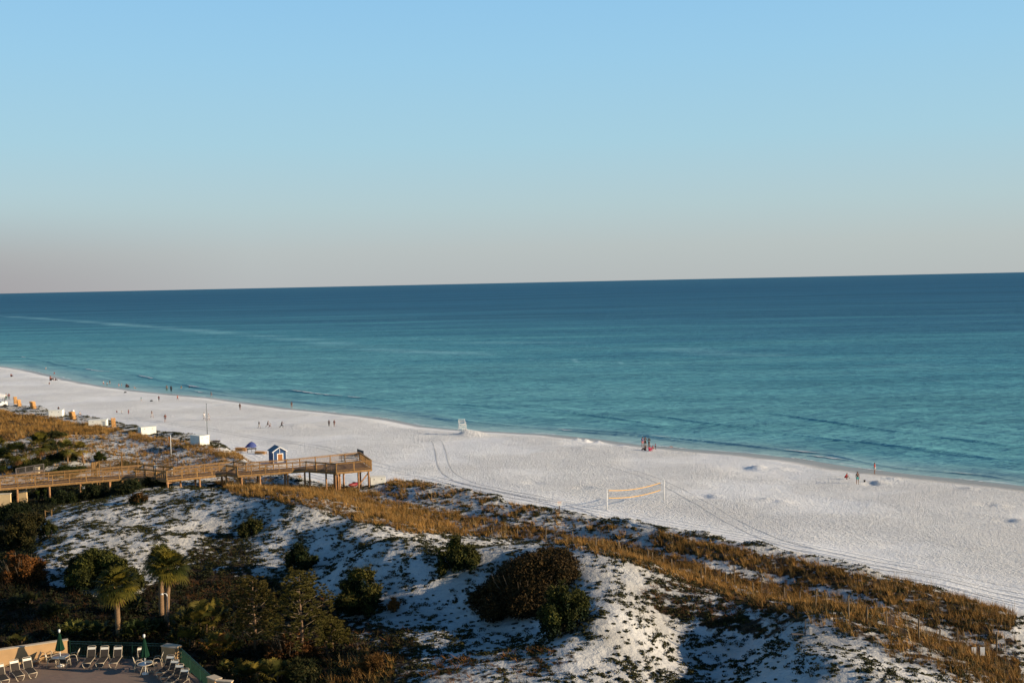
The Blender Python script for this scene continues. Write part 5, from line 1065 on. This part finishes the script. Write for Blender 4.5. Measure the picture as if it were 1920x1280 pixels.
PPL = [
 (21, 706, 'sit', 6, 60, 'maroon', 'dgrey', 'person sitting alone on the sand at the far left near the water', 'trousers'),
 (95, 713, 'sit', 9, 80, 'maroon', 'black', 'person in dark red sitting at the left end of the reclining far group', 'trousers'),
 (104, 713, 'sit', 5, 90, 'brown', 'black', 'person in brown lying low beside the one in dark red', 'trousers'),
 (93, 721, 'crouch', 5, 0, 'brown', 'pale', 'child with dark hair crouching just below the seated group at far left', 'shorts'),
 (86, 694, 'stand', 6, 20, 'white', 'pale', 'child in pale clothes paddling in the shallow water at far left', 'shorts'),
 (102, 702, 'crouch', 5, 20, 'pink', 'white', 'child in pink and white at the foam edge at far left', 'shorts'),
 (182, 691, 'stand', 8, 10, 'white', 'pink', 'bather standing out in the water at the left, farthest from the sand', 'shorts'),
 (246, 697, 'stand', 8, -20, 'white', 'pale', 'bather in white wading beside a child in the water', 'shorts'),
 (249, 699, 'crouch', 5, 30, 'pink', 'white', 'child crouching in the water next to the wading bather in white', 'shorts'),
 (194, 722, 'walk', 8, 60, 'white', 'red', 'person in white top and red shorts, leftmost of three at the water line', 'shorts'),
 (201, 724, 'stand', 8, 10, 'white', 'grey', 'person in white top and grey trousers, middle of three at the water line', 'trousers'),
 (206, 721, 'stand', 8, 160, 'black', 'pale', 'person in black top, rightmost of three at the water line', 'shorts'),
 (223, 726, 'stand', 7, 70, 'pink', 'pale', 'person in pink facing another in white at the water line', 'shorts'),
 (228, 725, 'stand', 7, -70, 'white', 'khaki', 'person in white facing another in pink at the water line', 'shorts'),
 (237, 727, 'crouch', 8, 30, 'navy', 'navy', 'person in navy bending down at the water line, left one of a pair', 'trousers'),
 (241, 727, 'crouch', 7, -40, 'navy', 'black', 'person in dark blue crouching, right one of the navy pair', 'trousers'),
 (252, 729, 'sit', 5, 80, 'pale', 'white', 'pale figure seated on the wet sand right of the navy pair', 'shorts'),
 (313, 734, 'stand', 12, 10, 'grey', 'green', 'tall person in grey standing left of the one in black in the shallows', 'trousers'),
 (321, 735, 'stand', 12, 170, 'black', 'black', 'person all in black standing at the water edge', 'trousers'),
 (340, 732, 'stand', 9, 0, 'khaki', 'pale', 'person in pale sand colours wading right of the one in black', 'shorts'),
 (355, 731, 'stand', 7, 0, 'dgrey', 'navy', 'small dark child wading alone between two adults in the shallows', 'shorts'),
 (396, 744, 'walk', 10, 90, 'black', None, 'person with black top and bare legs walking along the water edge', 'shorts'),
 (298, 752, 'walk', 10, 0, 'maroon', 'black', 'person in black shorts with dark red top on open sand', 'shorts'),
 (333, 750, 'walk', 9, 60, 'orange', 'maroon', 'person in a bright orange shirt on open sand', 'shorts'),
 (265, 752, 'walk', 8, -40, 'teal', 'white', 'small child in teal on open sand', 'shorts'),
 (241, 776, 'stand', 9, 80, 'maroon', 'maroon', 'person in dark maroon above the white boxes', 'trousers'),
 (228, 775, 'stand', 6, 30, 'white', 'white', 'toddler in white left of the maroon person', 'shorts'),
 (219, 773, 'sit', 4, 30, 'maroon', 'dgrey', 'tiny seated figure in dark red left of the toddler in white', 'shorts'),
 (285, 783, 'walk', 13, 70, 'brown', 'white', 'person in dark brown top and white shorts walking above the boxes', 'shorts'),
 (310, 791, 'stand', 15, 10, 'maroon', 'grey', 'person in maroon standing with legs apart right of the walker in white shorts', 'shorts'),
 (383, 788, 'walk', 15, 40, 'white', 'white', 'person in white just left of the tall dark pole', 'shorts'),
 (391, 788, 'walk', 13, 110, 'white', 'white', 'dark haired person in white right behind the tall dark pole', 'shorts'),
 (450, 768, 'stand', 12, 170, 'brown', 'brown', 'person in dark brown standing alone below the water line', 'shorts'),
 (547, 765, 'stand', 12, 10, 'dgrey', None, 'person in dark grey top wading at the centre left water edge', 'shorts'),
 (486, 803, 'walk', 13, 60, 'black', 'white', 'person in black top and pale shorts, leftmost of the jogging four', 'shorts'),
 (502, 802, 'run', 13, 80, 'black', 'dgrey', 'person in black running, second of the jogging four', 'shorts'),
 (506, 803, 'run', 10, 80, 'pale', 'maroon', 'shorter runner in pale top close behind another runner', 'shorts'),
 (528, 803, 'run', 13, 100, 'black', 'black', 'runner in long black clothes, rightmost of the jogging four', 'trousers'),
 (617, 799, 'stand', 12, 20, 'black', 'black', 'person in dark clothes, left one of a standing couple on mid beach', 'trousers'),
 (627, 800, 'stand', 13, -20, 'maroon', None, 'person in dark maroon with bare legs, right one of a standing couple on mid beach', 'shorts'),
 (12, 750, 'stand', 13, 40, 'white', 'green', 'person in white top by the white canopy at the left edge', 'trousers'),
 (17, 750, 'stand', 13, 200, 'maroon', 'grey', 'person in maroon top by the white canopy at the left edge', 'trousers'),
 (110, 773, 'stand', 11, 0, 'brown', 'dgrey', 'person half hidden behind the farthest left white box', 'shorts'),
 (149, 779, 'crouch', 8, 60, 'white', 'white', 'dark haired person in white crouching right of the towel topped stack', 'shorts'),
 (1205, 838, 'stand', 19, 20, 'blue', 'pink', 'person in blue top standing at the left of the family group', 'shorts'),
 (1210, 838, 'raise', 19, 170, 'black', 'black', 'left of two people in black shirts with white discs, family group', 'shorts'),
 (1217, 840, 'raise', 19, 175, 'black', None, 'right of two people in black shirts with white discs, family group', 'shorts'),
 (1210, 844, 'sit', 10, -70, 'dgrey', 'black', 'person in dark clothes sitting on the sand in the family group', 'trousers'),
 (1218, 845, 'sit', 10, 20, 'hotpink', 'hotpink', 'person in hot pink sitting on the sand in the family group', 'trousers'),
 (1223, 843, 'crouch', 9, 90, 'pink', 'pink', 'child in pale pink crouching beside the one in hot pink', 'shorts'),
 (1229, 842, 'stand', 11, 90, 'pink', 'dgrey', 'small child in pink top and dark trousers at the right of the family group', 'trousers'),
 (1586, 898, 'crouch', 12, 60, 'red', 'red', 'child in red bending over a hole in the sand', 'shorts'),
 (1608, 907, 'stand', 23, 10, 'dgrey', 'teal', 'person in dark grey top and turquoise shorts near the digging child', 'shorts'),
 (1640, 888, 'stand', 21, 60, 'red', 'white', 'person in red shirt and white shorts at the right water edge', 'shorts'),
]
for i, p_ in enumerate(PPL):
    q = person(*p_[:8], legs=p_[8], hair=('dark', 'brown', 'dark', 'blond')[i % 4], long=(i % 3 == 1), dark=(i % 4 == 2), sink=.25 if p_[1] < 700 and p_[0] > 150 else 0)
    if 'white discs' in p_[7]:
        d = MB().tube([(0, .122, 1.26), (0, .132, 1.26)], .085, 12); o = d.build('shirt_print', WHITE, q)
q = G(1621, 903); bk = MB().lathe([(.10, 0), (.14, .26), (.12, .26), (.09, .03)], n=12).build('sand_bucket', DARK, smooth=True); tag(bk, 'small dark bucket standing beside the dug sand hole', 'bucket'); bk.location = q
q = G(1627, 845); tag(MB().box((0, 0, .02), (1.1, .5, .05)).box((.2, .1, .08), (.4, .3, .1)).build('beach_towel', cloth('faded_towel', (.5, .22, .15))), 'small reddish towel spread right of the family group', 'towel').location = G(1256, 838)

# ------------------------------------------------------------------ pool terrace at lower left
def patio_material():
    m = bpy.data.materials.new('patio_pavers'); m.use_nodes = True; L = m.node_tree.links; b = m.node_tree.nodes['Principled BSDF']
    br_ = nd(m, 'ShaderNodeTexBrick'); br_.inputs['Scale'].default_value = 1.0; br_.inputs['Brick Width'].default_value = .42; br_.inputs['Row Height'].default_value = .21; br_.inputs['Mortar Size'].default_value = .012
    br_.inputs['Color1'].default_value = (.24, .16, .12, 1); br_.inputs['Color2'].default_value = (.19, .135, .105, 1); br_.inputs['Mortar'].default_value = (.16, .12, .10, 1); L.new(scaled(m, 1, 1, 1, R(12)), br_.inputs['Vector'])  # paver and wall colours lowered in place of a building's shadow
    n = noise(m, .8, 4, scaled(m, 1, 1)); c = mixc(m, rng(m, n, .35, .65, 0, .6), br_.outputs['Color'], (.22, .165, .125)); L.new(c, b.inputs['Base Color']); b.inputs['Roughness'].default_value = .8; b.inputs['Specular IOR Level'].default_value = .2
    return m
dk = MB().prism(deck_w, DECKZ - .25, DECKZ).build('patio', patio_material()); tag(dk, kind='structure')
WALLM = mat('pool_wall_stucco', (.50, .31, .15), .85, .08, 1.5, bump=.2, spec=.1); CAPM = mat('wall_cap', (.50, .40, .28), .8, .08, 3); GRN = mat('green_metal', (.007, .042, .026), .45, .1, 4, spec=.4)
def PD(px, py): return P(px, py, DECKZ)
def wall(a, b, h, label, th=.25, name='pool_wall', curve=None):
    d = b - a; L = d.length; rt = empty(name, (a + b) / 2, math.atan2(d.y, d.x), label, 'wall'); MB().box((0, 0, h / 2 - .1), (L, th, h + .2)).build('wall_face', WALLM, rt); MB().box((0, 0, h + .03), (L + .06, th + .1, .07)).build('coping', CAPM, rt); return rt
wall(PD(-200, 1280), PD(128, 1230), 1.22, 'long tan pool wall running to the left picture edge')
wall(PD(309, 1236), PD(335, 1240), 1.05, 'short tan wall block at the back right corner of the pool fence', .6)
wall(PD(396, 1300), PD(410, 1306), 1.15, 'small tan pillar at the lower end of the sloping green fence', .5, 'wall_pillar'); wall(PD(408, 1310), PD(436, 1312), 1.2, 'bright tan wall stub at the bottom edge right of the pillar')
def fence(a, b, label, h=1.15):
    rt = empty('metal_fence', a, 0, label, 'fence'); d = b - a; L = d.length; n = max(1, round(L / 2.1)); u_ = d.normalized()
    for k in range(n + 1): q = d * (k / n); MB().bar(q + Vector((0, 0, -.1)), q + Vector((0, 0, h + .04)), .07, .07, u_).build('post', GRN, rt)
    for z in (h, h - .16, .12): MB().bar(Vector((0, 0, z)), d + Vector((0, 0, z)), .045, .04).build('rail', GRN, rt)
    b2 = MB(); m = int(L / .115)
    for k in range(m): q = d * ((k + .5) / m); b2.bar(q + Vector((0, 0, .1)), q + Vector((0, 0, h)), .018, .018, u_)
    b2.build('pickets', GRN, rt)
fence(PD(132, 1231), PD(308, 1236), 'green metal picket fence behind the three pool loungers'); fence(PD(338, 1242), PD(396, 1298), 'green metal picket fence sloping down right beside the row of four loungers')
WTUBE = mat('cream_tube', (.50, .41, .29), .4, .05, 3, spec=.4); SLING = mat('dark_sling', (.05, .042, .036), .8, .25, 30, spec=.1); STRAP = mat('white_strap', (.80, .74, .62), .6, .05); GLASS = mat('table_glass', (.06, .07, .11), .12, .1, spec=.6)
def lounger(label, loc, rz, ang=62, tube=WTUBE, group='pool loungers on the terrace'):
    rt = empty('pool_lounger', loc, rz, label, 'lounger', group); y0, y1, z = -.98, .30, .36; c, s = math.cos(R(ang)), math.sin(R(ang)); L = .80
    f = MB()
    for x in (-.29, .29): f.tube([(x, y0, z), (x, y1, z), (x, y1 + .45, z)], .018, 6)
    for y in (y0, y1 + .45): f.tube([(-.29, y, z), (.29, y, z)], .024, 6)
    f.build('frame', tube, rt, smooth=True)
    for x, s_ in ((-.29, 1), (.29, -1)):
        MB().tube([(x, y0 + .02, z), (x + s_ * .06, y0 - .01, z * .45), (x + s_ * .13, y0, .03), (x + s_ * .19, y0, .05)], .024, 6).build('leg', tube, rt, smooth=True)
        MB().tube([(x, y1 + .30, z), (x - s_ * .02, y1 + .42, .02)], .024, 6).build('leg', tube, rt, smooth=True)
    MB().box((0, (y0 + y1) / 2, z + .012), (.54, y1 - y0 - .04, .018)).build('sling_seat', SLING, rt)
    bk = MB(); M = Matrix.Translation((0, y1, z)) @ Matrix.Rotation(R(ang), 4, 'X')
    pts = [M @ Vector(p) for p in ((-.28, 0, 0), (-.28, L - .05, 0), (-.23, L, 0), (.23, L, 0), (.28, L - .05, 0), (.28, 0, 0))]; bk.tube(pts, .024, 6).build('back_frame', tube, rt, smooth=True)
    MB().box((0, L * .36, .005), (.52, L * .62, .018), M=M).build('sling_back', SLING, rt); MB().box((0, L * .78, .008), (.53, L * .20, .03), M=M).build('head_strap', STRAP, rt)
    return rt
def face(a, b):   # heading so that local +Y points from a to b
    d = b - a; return math.atan2(-d.x, d.y)
for i, (fx, fy, hx, hy, lab) in enumerate([(162, 1252, 177, 1233, 'left one of the three loungers in front of the green fence'), (187, 1252, 201, 1233, 'middle one of the three loungers in front of the green fence'), (212, 1252, 226, 1233, 'right one of the three loungers in front of the green fence')]):
    a, b = PD(fx, fy), PD(hx, hy); d = (b - a).normalized(); lounger(lab, a + d * .98, face(a, b))
for i, (fx, fy, hx, hy, lab) in enumerate([(300, 1270, 333, 1245, 'farthest of the four loungers beside the sloping green fence'), (308, 1279, 342, 1253, 'second farthest of the four loungers beside the sloping green fence'), (317, 1288, 351, 1261, 'third of the four loungers beside the sloping green fence'), (326, 1297, 361, 1270, 'nearest of the four loungers beside the sloping green fence, cut by the bottom edge')]):
    a, b = PD(fx, fy), PD(hx, hy); d = (b - a).normalized(); lounger(lab, a + d * .98, face(a, b), 55)
for i, (fx, fy, hx, hy, lab) in enumerate([(38, 1276, 20, 1256, 'dark lounger with white head strap, left of the two in wall shade'), (62, 1271, 44, 1251, 'dark lounger with white head strap, right of the two in wall shade'), (10, 1284, -8, 1263, 'dark lounger cut by the left picture edge on the terrace')]):
    a, b = PD(fx, fy), PD(hx, hy); d = (b - a).normalized(); lounger(lab, a + d * .98, face(a, b), 58)
def chair(label, px, py, rz, group='chairs at the pool tables'):
    rt = empty('patio_chair', PD(px, py), R(rz), label, 'chair', group)
    for x in (-.27, .27):   # one bent tube each side: front leg, arm, rear leg
        MB().tube([(x * 1.08, -.30, .0), (x, -.26, .5), (x, -.20, .63), (x, .10, .65), (x, .22, .55), (x * 1.08, .33, 0)], .022, 6).build('side_frame', WTUBE, rt, smooth=True)
    MB().tube([(-.24, .2, .4), (-.23, .36, .88), (-.17, .40, .95), (.17, .40, .95), (.23, .36, .88), (.24, .2, .4)], .02, 6).build('back_frame', WTUBE, rt, smooth=True)
    MB().box((0, -.02, .41), (.5, .46, .02)).build('sling_seat', SLING, rt); MB().bar((0, .22, .46), (0, .33, .76), .46, .018).build('sling_back', SLING, rt); MB().bar((0, .335, .77), (0, .375, .90), .46, .03).build('head_strap', STRAP, rt)
    MB().tube([(-.27, -.27, .30), (.27, -.27, .30)], .016, 5).build('stretcher', WTUBE, rt); MB().tube([(-.28, .3, .12), (.28, .3, .12)], .016, 5).build('stretcher', WTUBE, rt); return rt
def table_set(px, py, r, lab, capc):
    c = P(px, py, DECKZ + .72); c.z = DECKZ; rt = empty('patio_table', c, 0, lab, 'table', 'round pool tables')
    MB().tube([(0, 0, .70), (0, 0, .72)], r, 28).build('table_top', GLASS, rt); MB().tube([(r * math.cos(a * .2243), r * math.sin(a * .2243), .71) for a in range(29)], .028, 6).build('rim', WTUBE, rt, smooth=True)
    for k in range(4): a = .785 + k * 1.5708; MB().tube([(.12 * math.cos(a), .12 * math.sin(a), .69), (.28 * math.cos(a), .28 * math.sin(a), .3), (.42 * math.cos(a), .42 * math.sin(a), 0)], .022, 6).build('leg', WTUBE, rt, smooth=True)
    return c
def umbrella(c, lab, big=1.0):
    rt = empty('closed_umbrella', c, 0, lab, 'umbrella', 'closed green umbrellas'); MB().tube([(0, 0, 0), (0, 0, 2.45 * big)], .025, 8).build('pole', WHITE, rt); MB().lathe([(.24, 0), (.24, .06), (.05, .12)], n=14).build('base', WHITE, rt)
    MB().lathe([(.03, 2.38 * big), (.09, 2.2 * big), (.16, 1.8 * big), (.30, 1.18 * big), (.24, 1.12 * big), (.04, 1.2 * big)], n=16, wob=.10).build('folded_canopy', mat('green_canvas', (.005, .028, .015), .8, .15, 4, spec=.1), rt)
    MB().lathe([(.03, 2.40 * big), (.07, 2.44 * big), (.08, 2.50 * big), (.08, 2.60 * big), (.03, 2.63 * big)], n=10).build('finial', WHITE, rt)
c1 = table_set(113, 1229, .60, 'round glass table with white rim under the left closed umbrella', 1); umbrella(c1, 'closed dark green umbrella against the tan wall, white cap', 1.0)
c2 = table_set(272, 1243, .52, 'round glass table under the right closed umbrella in front of the fence', 1); umbrella(c2, 'closed dark green umbrella in front of the green fence', 1.05)
for a in [('white framed chair with its back to the viewer at the left table', 122, 1252, 175), ('white framed chair at the left side of the left table', 97, 1250, 110), ('white framed chair at the right side of the left table near the fence', 139, 1241, -80), ('white framed chair behind the left table against the tan wall', 104, 1235, 20), ('white framed chair with pale cushion at the upper left of the left table', 88, 1237, 60)]: chair(a[0], a[1], a[2], a[3] + 0)
for a in [('white framed chair with its back to the viewer at the right table', 285, 1259, 175), ('white framed chair at the left side of the right table', 261, 1256, 110), ('white framed chair at the right side of the right table', 296, 1248, -80), ('white framed chair tilted behind the right table by the fence', 266, 1240, 25)]: chair(*a)
rt = empty('sand_chair', PD(66, 1244), R(-60), 'low beige folding chair against the sunlit tan wall', 'chair'); BEI = mat('beige_fabric', (.45, .36, .24), .8, .1)
MB().box((0, -.05, .22), (.5, .45, .03)).build('seat', BEI, rt); MB().bar((0, .18, .24), (0, .42, .80), .5, .03).build('backrest', BEI, rt)
for x in (-.26, .26): MB().tube([(x, -.3, 0), (x, -.28, .3), (x, .3, .3), (x, .32, 0)], .02, 5).build('side_frame', WTUBE, rt)
# white post with a lamp next to the wall end, lamp post by the palms
q = G(316, 1182); lpst = empty('lamp_post', q, 0, 'thin pale lamp post with a short curved arm beside the right twin palm trunk', 'lamp post'); MB().tube([(0, 0, -.2), (0, 0, 2.75)], .045, 8).build('post', GREYW, lpst); MB().tube([(0, 0, 2.7), (-.04, 0, 2.92), (-.22, 0, 2.98), (-.36, 0, 2.93)], .035, 6).build('arm', WHITE, lpst, smooth=True); MB().lathe([(.09, 0), (.13, .05), (.05, .12)], (-.4, 0, 2.86), 10).build('lamp_head', WHITE, lpst)
# ---- wheel tracks curving over the beach: low ridged ribbons, fading at both ends
def track(pxs, gap=.85, wd=.30, hh=.026):
    pts = [G(*p) for p in pxs]; dense = []
    for i in range(len(pts) - 1):
        p0 = pts[max(i - 1, 0)]; p1 = pts[i]; p2 = pts[i + 1]; p3 = pts[min(i + 2, len(pts) - 1)]; n = max(4, int((p2 - p1).length / .8))
        for k in range(n):
            t = k / n; dense.append(.5 * ((2 * p1) + (-p0 + p2) * t + (2 * p0 - 5 * p1 + 4 * p2 - p3) * t * t + (-p0 + 3 * p1 - 3 * p2 + p3) * t ** 3))
    dense.append(pts[-1]); prof = [(-.5, -.03), (-.36, 1), (-.2, .1), (0, .0), (.2, .1), (.36, 1), (.5, -.03)]; N_ = len(dense)
    for side in (-1, 1):
        X_ = []
        for i, p in enumerate(dense):
            d = dense[min(i + 1, N_ - 1)] - dense[max(i - 1, 0)]; d.z = 0; d.normalize(); nn = Vector((-d.y, d.x, 0)); f = min(1, i / (N_ * .15), (N_ - 1 - i) / (N_ * .15)); f *= .35 + 1.1 * float(vnoise(np.array([i * .23 + side * 9]), np.array([N_ * .37]))[0])
            for u_, h_ in prof: X_.append((p + nn * (side * gap + u_ * wd), h_ * hh * f if h_ >= 0 else h_))
        xy = np.array([(v.x, v.y) for v, _ in X_]); hz_ = height(xy[:, 0], xy[:, 1]) + np.array([h for _, h in X_]) + .006; m = len(prof)
        vv = np.column_stack([xy, hz_]); ff = [(i * m + k, i * m + k + 1, (i + 1) * m + k + 1, (i + 1) * m + k) for i in range(N_ - 1) for k in range(m - 1)]
        o = np_obj('sand_track', vv, [np.array(ff)], SAND, attrs={'beach': np.full(len(vv), .5), 'shore_d': np.full(len(vv), 40.0), 'toe_d': np.full(len(vv), -20.0), 'cover': np.zeros(len(vv))}, smooth=True); tag(o, kind='structure')
track([(804, 824), (818, 826), (826, 845), (832, 872), (846, 890), (880, 906), (950, 922), (1040, 940), (1130, 958)], hh=.014)
track([(740, 884), (800, 893), (870, 910), (960, 930), (1060, 950), (1200, 978), (1320, 1003), (1450, 1030), (1650, 1072), (1920, 1128)])
track([(1130, 868), (1180, 882), (1250, 908), (1320, 945), (1390, 985), (1460, 1015), (1560, 1040), (1700, 1066), (1920, 1108)], hh=.011)
track([(60, 772), (200, 783), (330, 795), (450, 815), (600, 838), (700, 868), (780, 888)], hh=.018)

# ------------------------------------------------------------------ low waves running in: water ridges with broken foam on the crests
SEAM = sea.data.materials[0]
FOAM = mat('foam', (.72, .76, .76), .9, .12, 2, spec=.1)
def wave(pxs, hgt=.22, wd=2.6, foam=(), seed=0):
    pts = [P(a, b, 0) for a, b in pxs]; dense = []
    for i in range(len(pts) - 1):
        n = max(3, int((pts[i + 1] - pts[i]).length / .9))
        for k in range(n): dense.append(pts[i].lerp(pts[i + 1], k / n))
    dense.append(pts[-1]); N_ = len(dense); D3 = np.array([tuple(p) for p in dense])
    for _ in range(12): D3[1:-1] = (D3[:-2] + D3[2:] + 2 * D3[1:-1]) / 4
    prof = [(-.5, 0), (-.25, .35), (-.05, .95), (.08, 1), (.2, .45), (.32, .05), (.5, 0)]; V_ = []; FV = []; FF = []
    amp = [min(1, i / (N_ * .12), (N_ - 1 - i) / (N_ * .12)) * (.25 + 1.2 * float(vnoise(np.array([i * .05 + seed * 7.7]), np.array([seed * 3.1]))[0])) for i in range(N_)]
    for i in range(N_):
        d = D3[min(i + 1, N_ - 1)] - D3[max(i - 1, 0)]; d = d / (np.linalg.norm(d) + 1e-9); nn = np.array([d[1], -d[0], 0])   # towards the beach
        jog = (vnoise(np.array([i * .09]), np.array([seed + .5]))[0] - .5) * 2.5
        for u_, h_ in prof: V_.append(D3[i] + nn * (u_ * wd + jog) + np.array([0, 0, h_ * hgt * amp[i] + .015]))
    m = len(prof); vv = np.array(V_); ff = np.array([(i * m + k, i * m + k + 1, (i + 1) * m + k + 1, (i + 1) * m + k) for i in range(N_ - 1) for k in range(m - 1)])
    tag(np_obj('wave', vv, [ff], SEAM, attrs={'shore_d': polydist(vv[:, 0], vv[:, 1], shore), 'streak': np.full(len(vv), 900.0), 'streak2': np.full(len(vv), 900.0)}, smooth=True), kind='structure')
    for f0, f1 in foam:
        i0, i1 = int(f0 * N_), min(N_ - 1, int(f1 * N_)); FV = []; FF = []
        for i in range(i0, i1 + 1):
            d = D3[min(i + 1, N_ - 1)] - D3[max(i - 1, 0)]; d = d / (np.linalg.norm(d) + 1e-9); nn = np.array([d[1], -d[0], 0]); e = min(1, (i - i0) / 3, (i1 - i) / 3)
            jog = (vnoise(np.array([i * .09]), np.array([seed + .5]))[0] - .5) * 2.5; w2 = (.08 + .75 * max(0, float(vnoise(np.array([i * .7]), np.array([seed * 2.3]))[0]) - .25)) * e + .02
            for u_ in (-w2 * .5, w2): FV.append(D3[i] + nn * (.12 * wd + jog + u_) + np.array([0, 0, hgt * amp[i] + .05 - max(0, u_) * .18]))
        k = len(FV) // 2
        if k > 2: tag(np_obj('wave_foam', np.array(FV), [np.array([(2 * i, 2 * i + 1, 2 * i + 3, 2 * i + 2) for i in range(k - 1)])], FOAM, smooth=True), kind='structure')
wave([(530, 730), (555, 733), (600, 738), (640, 742), (680, 746), (760, 754)], .32, 3.2, ((.1, .55), (.58, .68)), 1)
wave([(30, 667), (55, 671), (80, 676), (120, 686), (180, 694), (250, 702), (330, 719), (400, 732), (450, 738), (560, 748)], .25, 3.5, ((.04, .08), (.42, .50), (.60, .66), (.78, .82)), 2)
wave([(300, 724), (400, 738), (500, 750), (600, 757), (700, 765), (800, 776)], .2, 3, ((.2, .26),), 3)
wave([(760, 781), (840, 787), (950, 797), (1080, 807), (1200, 818), (1330, 832)], .24, 2.8, ((.55, .6),), 4)
wave([(1000, 801), (1150, 810), (1300, 826), (1420, 838), (1560, 855), (1700, 876)], .22, 2.4, ((.35, .4), (.7, .78)), 5)
wave([(1480, 850), (1600, 866), (1700, 880), (1800, 889), (1920, 902)], .14, 1.6, ((.1, .3), (.5, .56), (.7, .85)), 6)
wave([(1180, 776), (1300, 790), (1450, 808), (1600, 828), (1800, 850), (1920, 868)], .2, 3, (), 7)
wave([(1400, 770), (1550, 790), (1700, 812), (1920, 838)], .2, 3, (), 8); wave([(830, 756), (1000, 768), (1150, 784), (1250, 800)], .18, 3, (), 9)
# thin lace of foam left on the sand edge
for i_, (a_, b_) in enumerate(((60, 110), (300, 400), (560, 640), (700, 745), (1230, 1290), (1480, 1530), (1600, 1660), (1790, 1850))):
    ps = [q for q in SHORE_PX if a_ - 60 <= q[0] <= b_ + 60]; xs_ = np.linspace(a_, b_, 24); ysx = np.interp(xs_, [q[0] for q in SHORE_PX], [q[1] for q in SHORE_PX]); FV = []
    for k, (x_, y_) in enumerate(zip(xs_, ysx)):
        w_ = (.05 + .35 * random.random()) * min(1, k / 3, (23 - k) / 3) + .01; p_ = P(x_, y_ - .6 + .4 * math.sin(k * .8), .03); FV += [(p_.x, p_.y - w_, p_.z + .02), (p_.x, p_.y + w_, p_.z + .02)]
    tag(np_obj('wave_foam', np.array(FV), [np.array([(2 * i, 2 * i + 1, 2 * i + 3, 2 * i + 2) for i in range(23)])], FOAM), kind='structure')
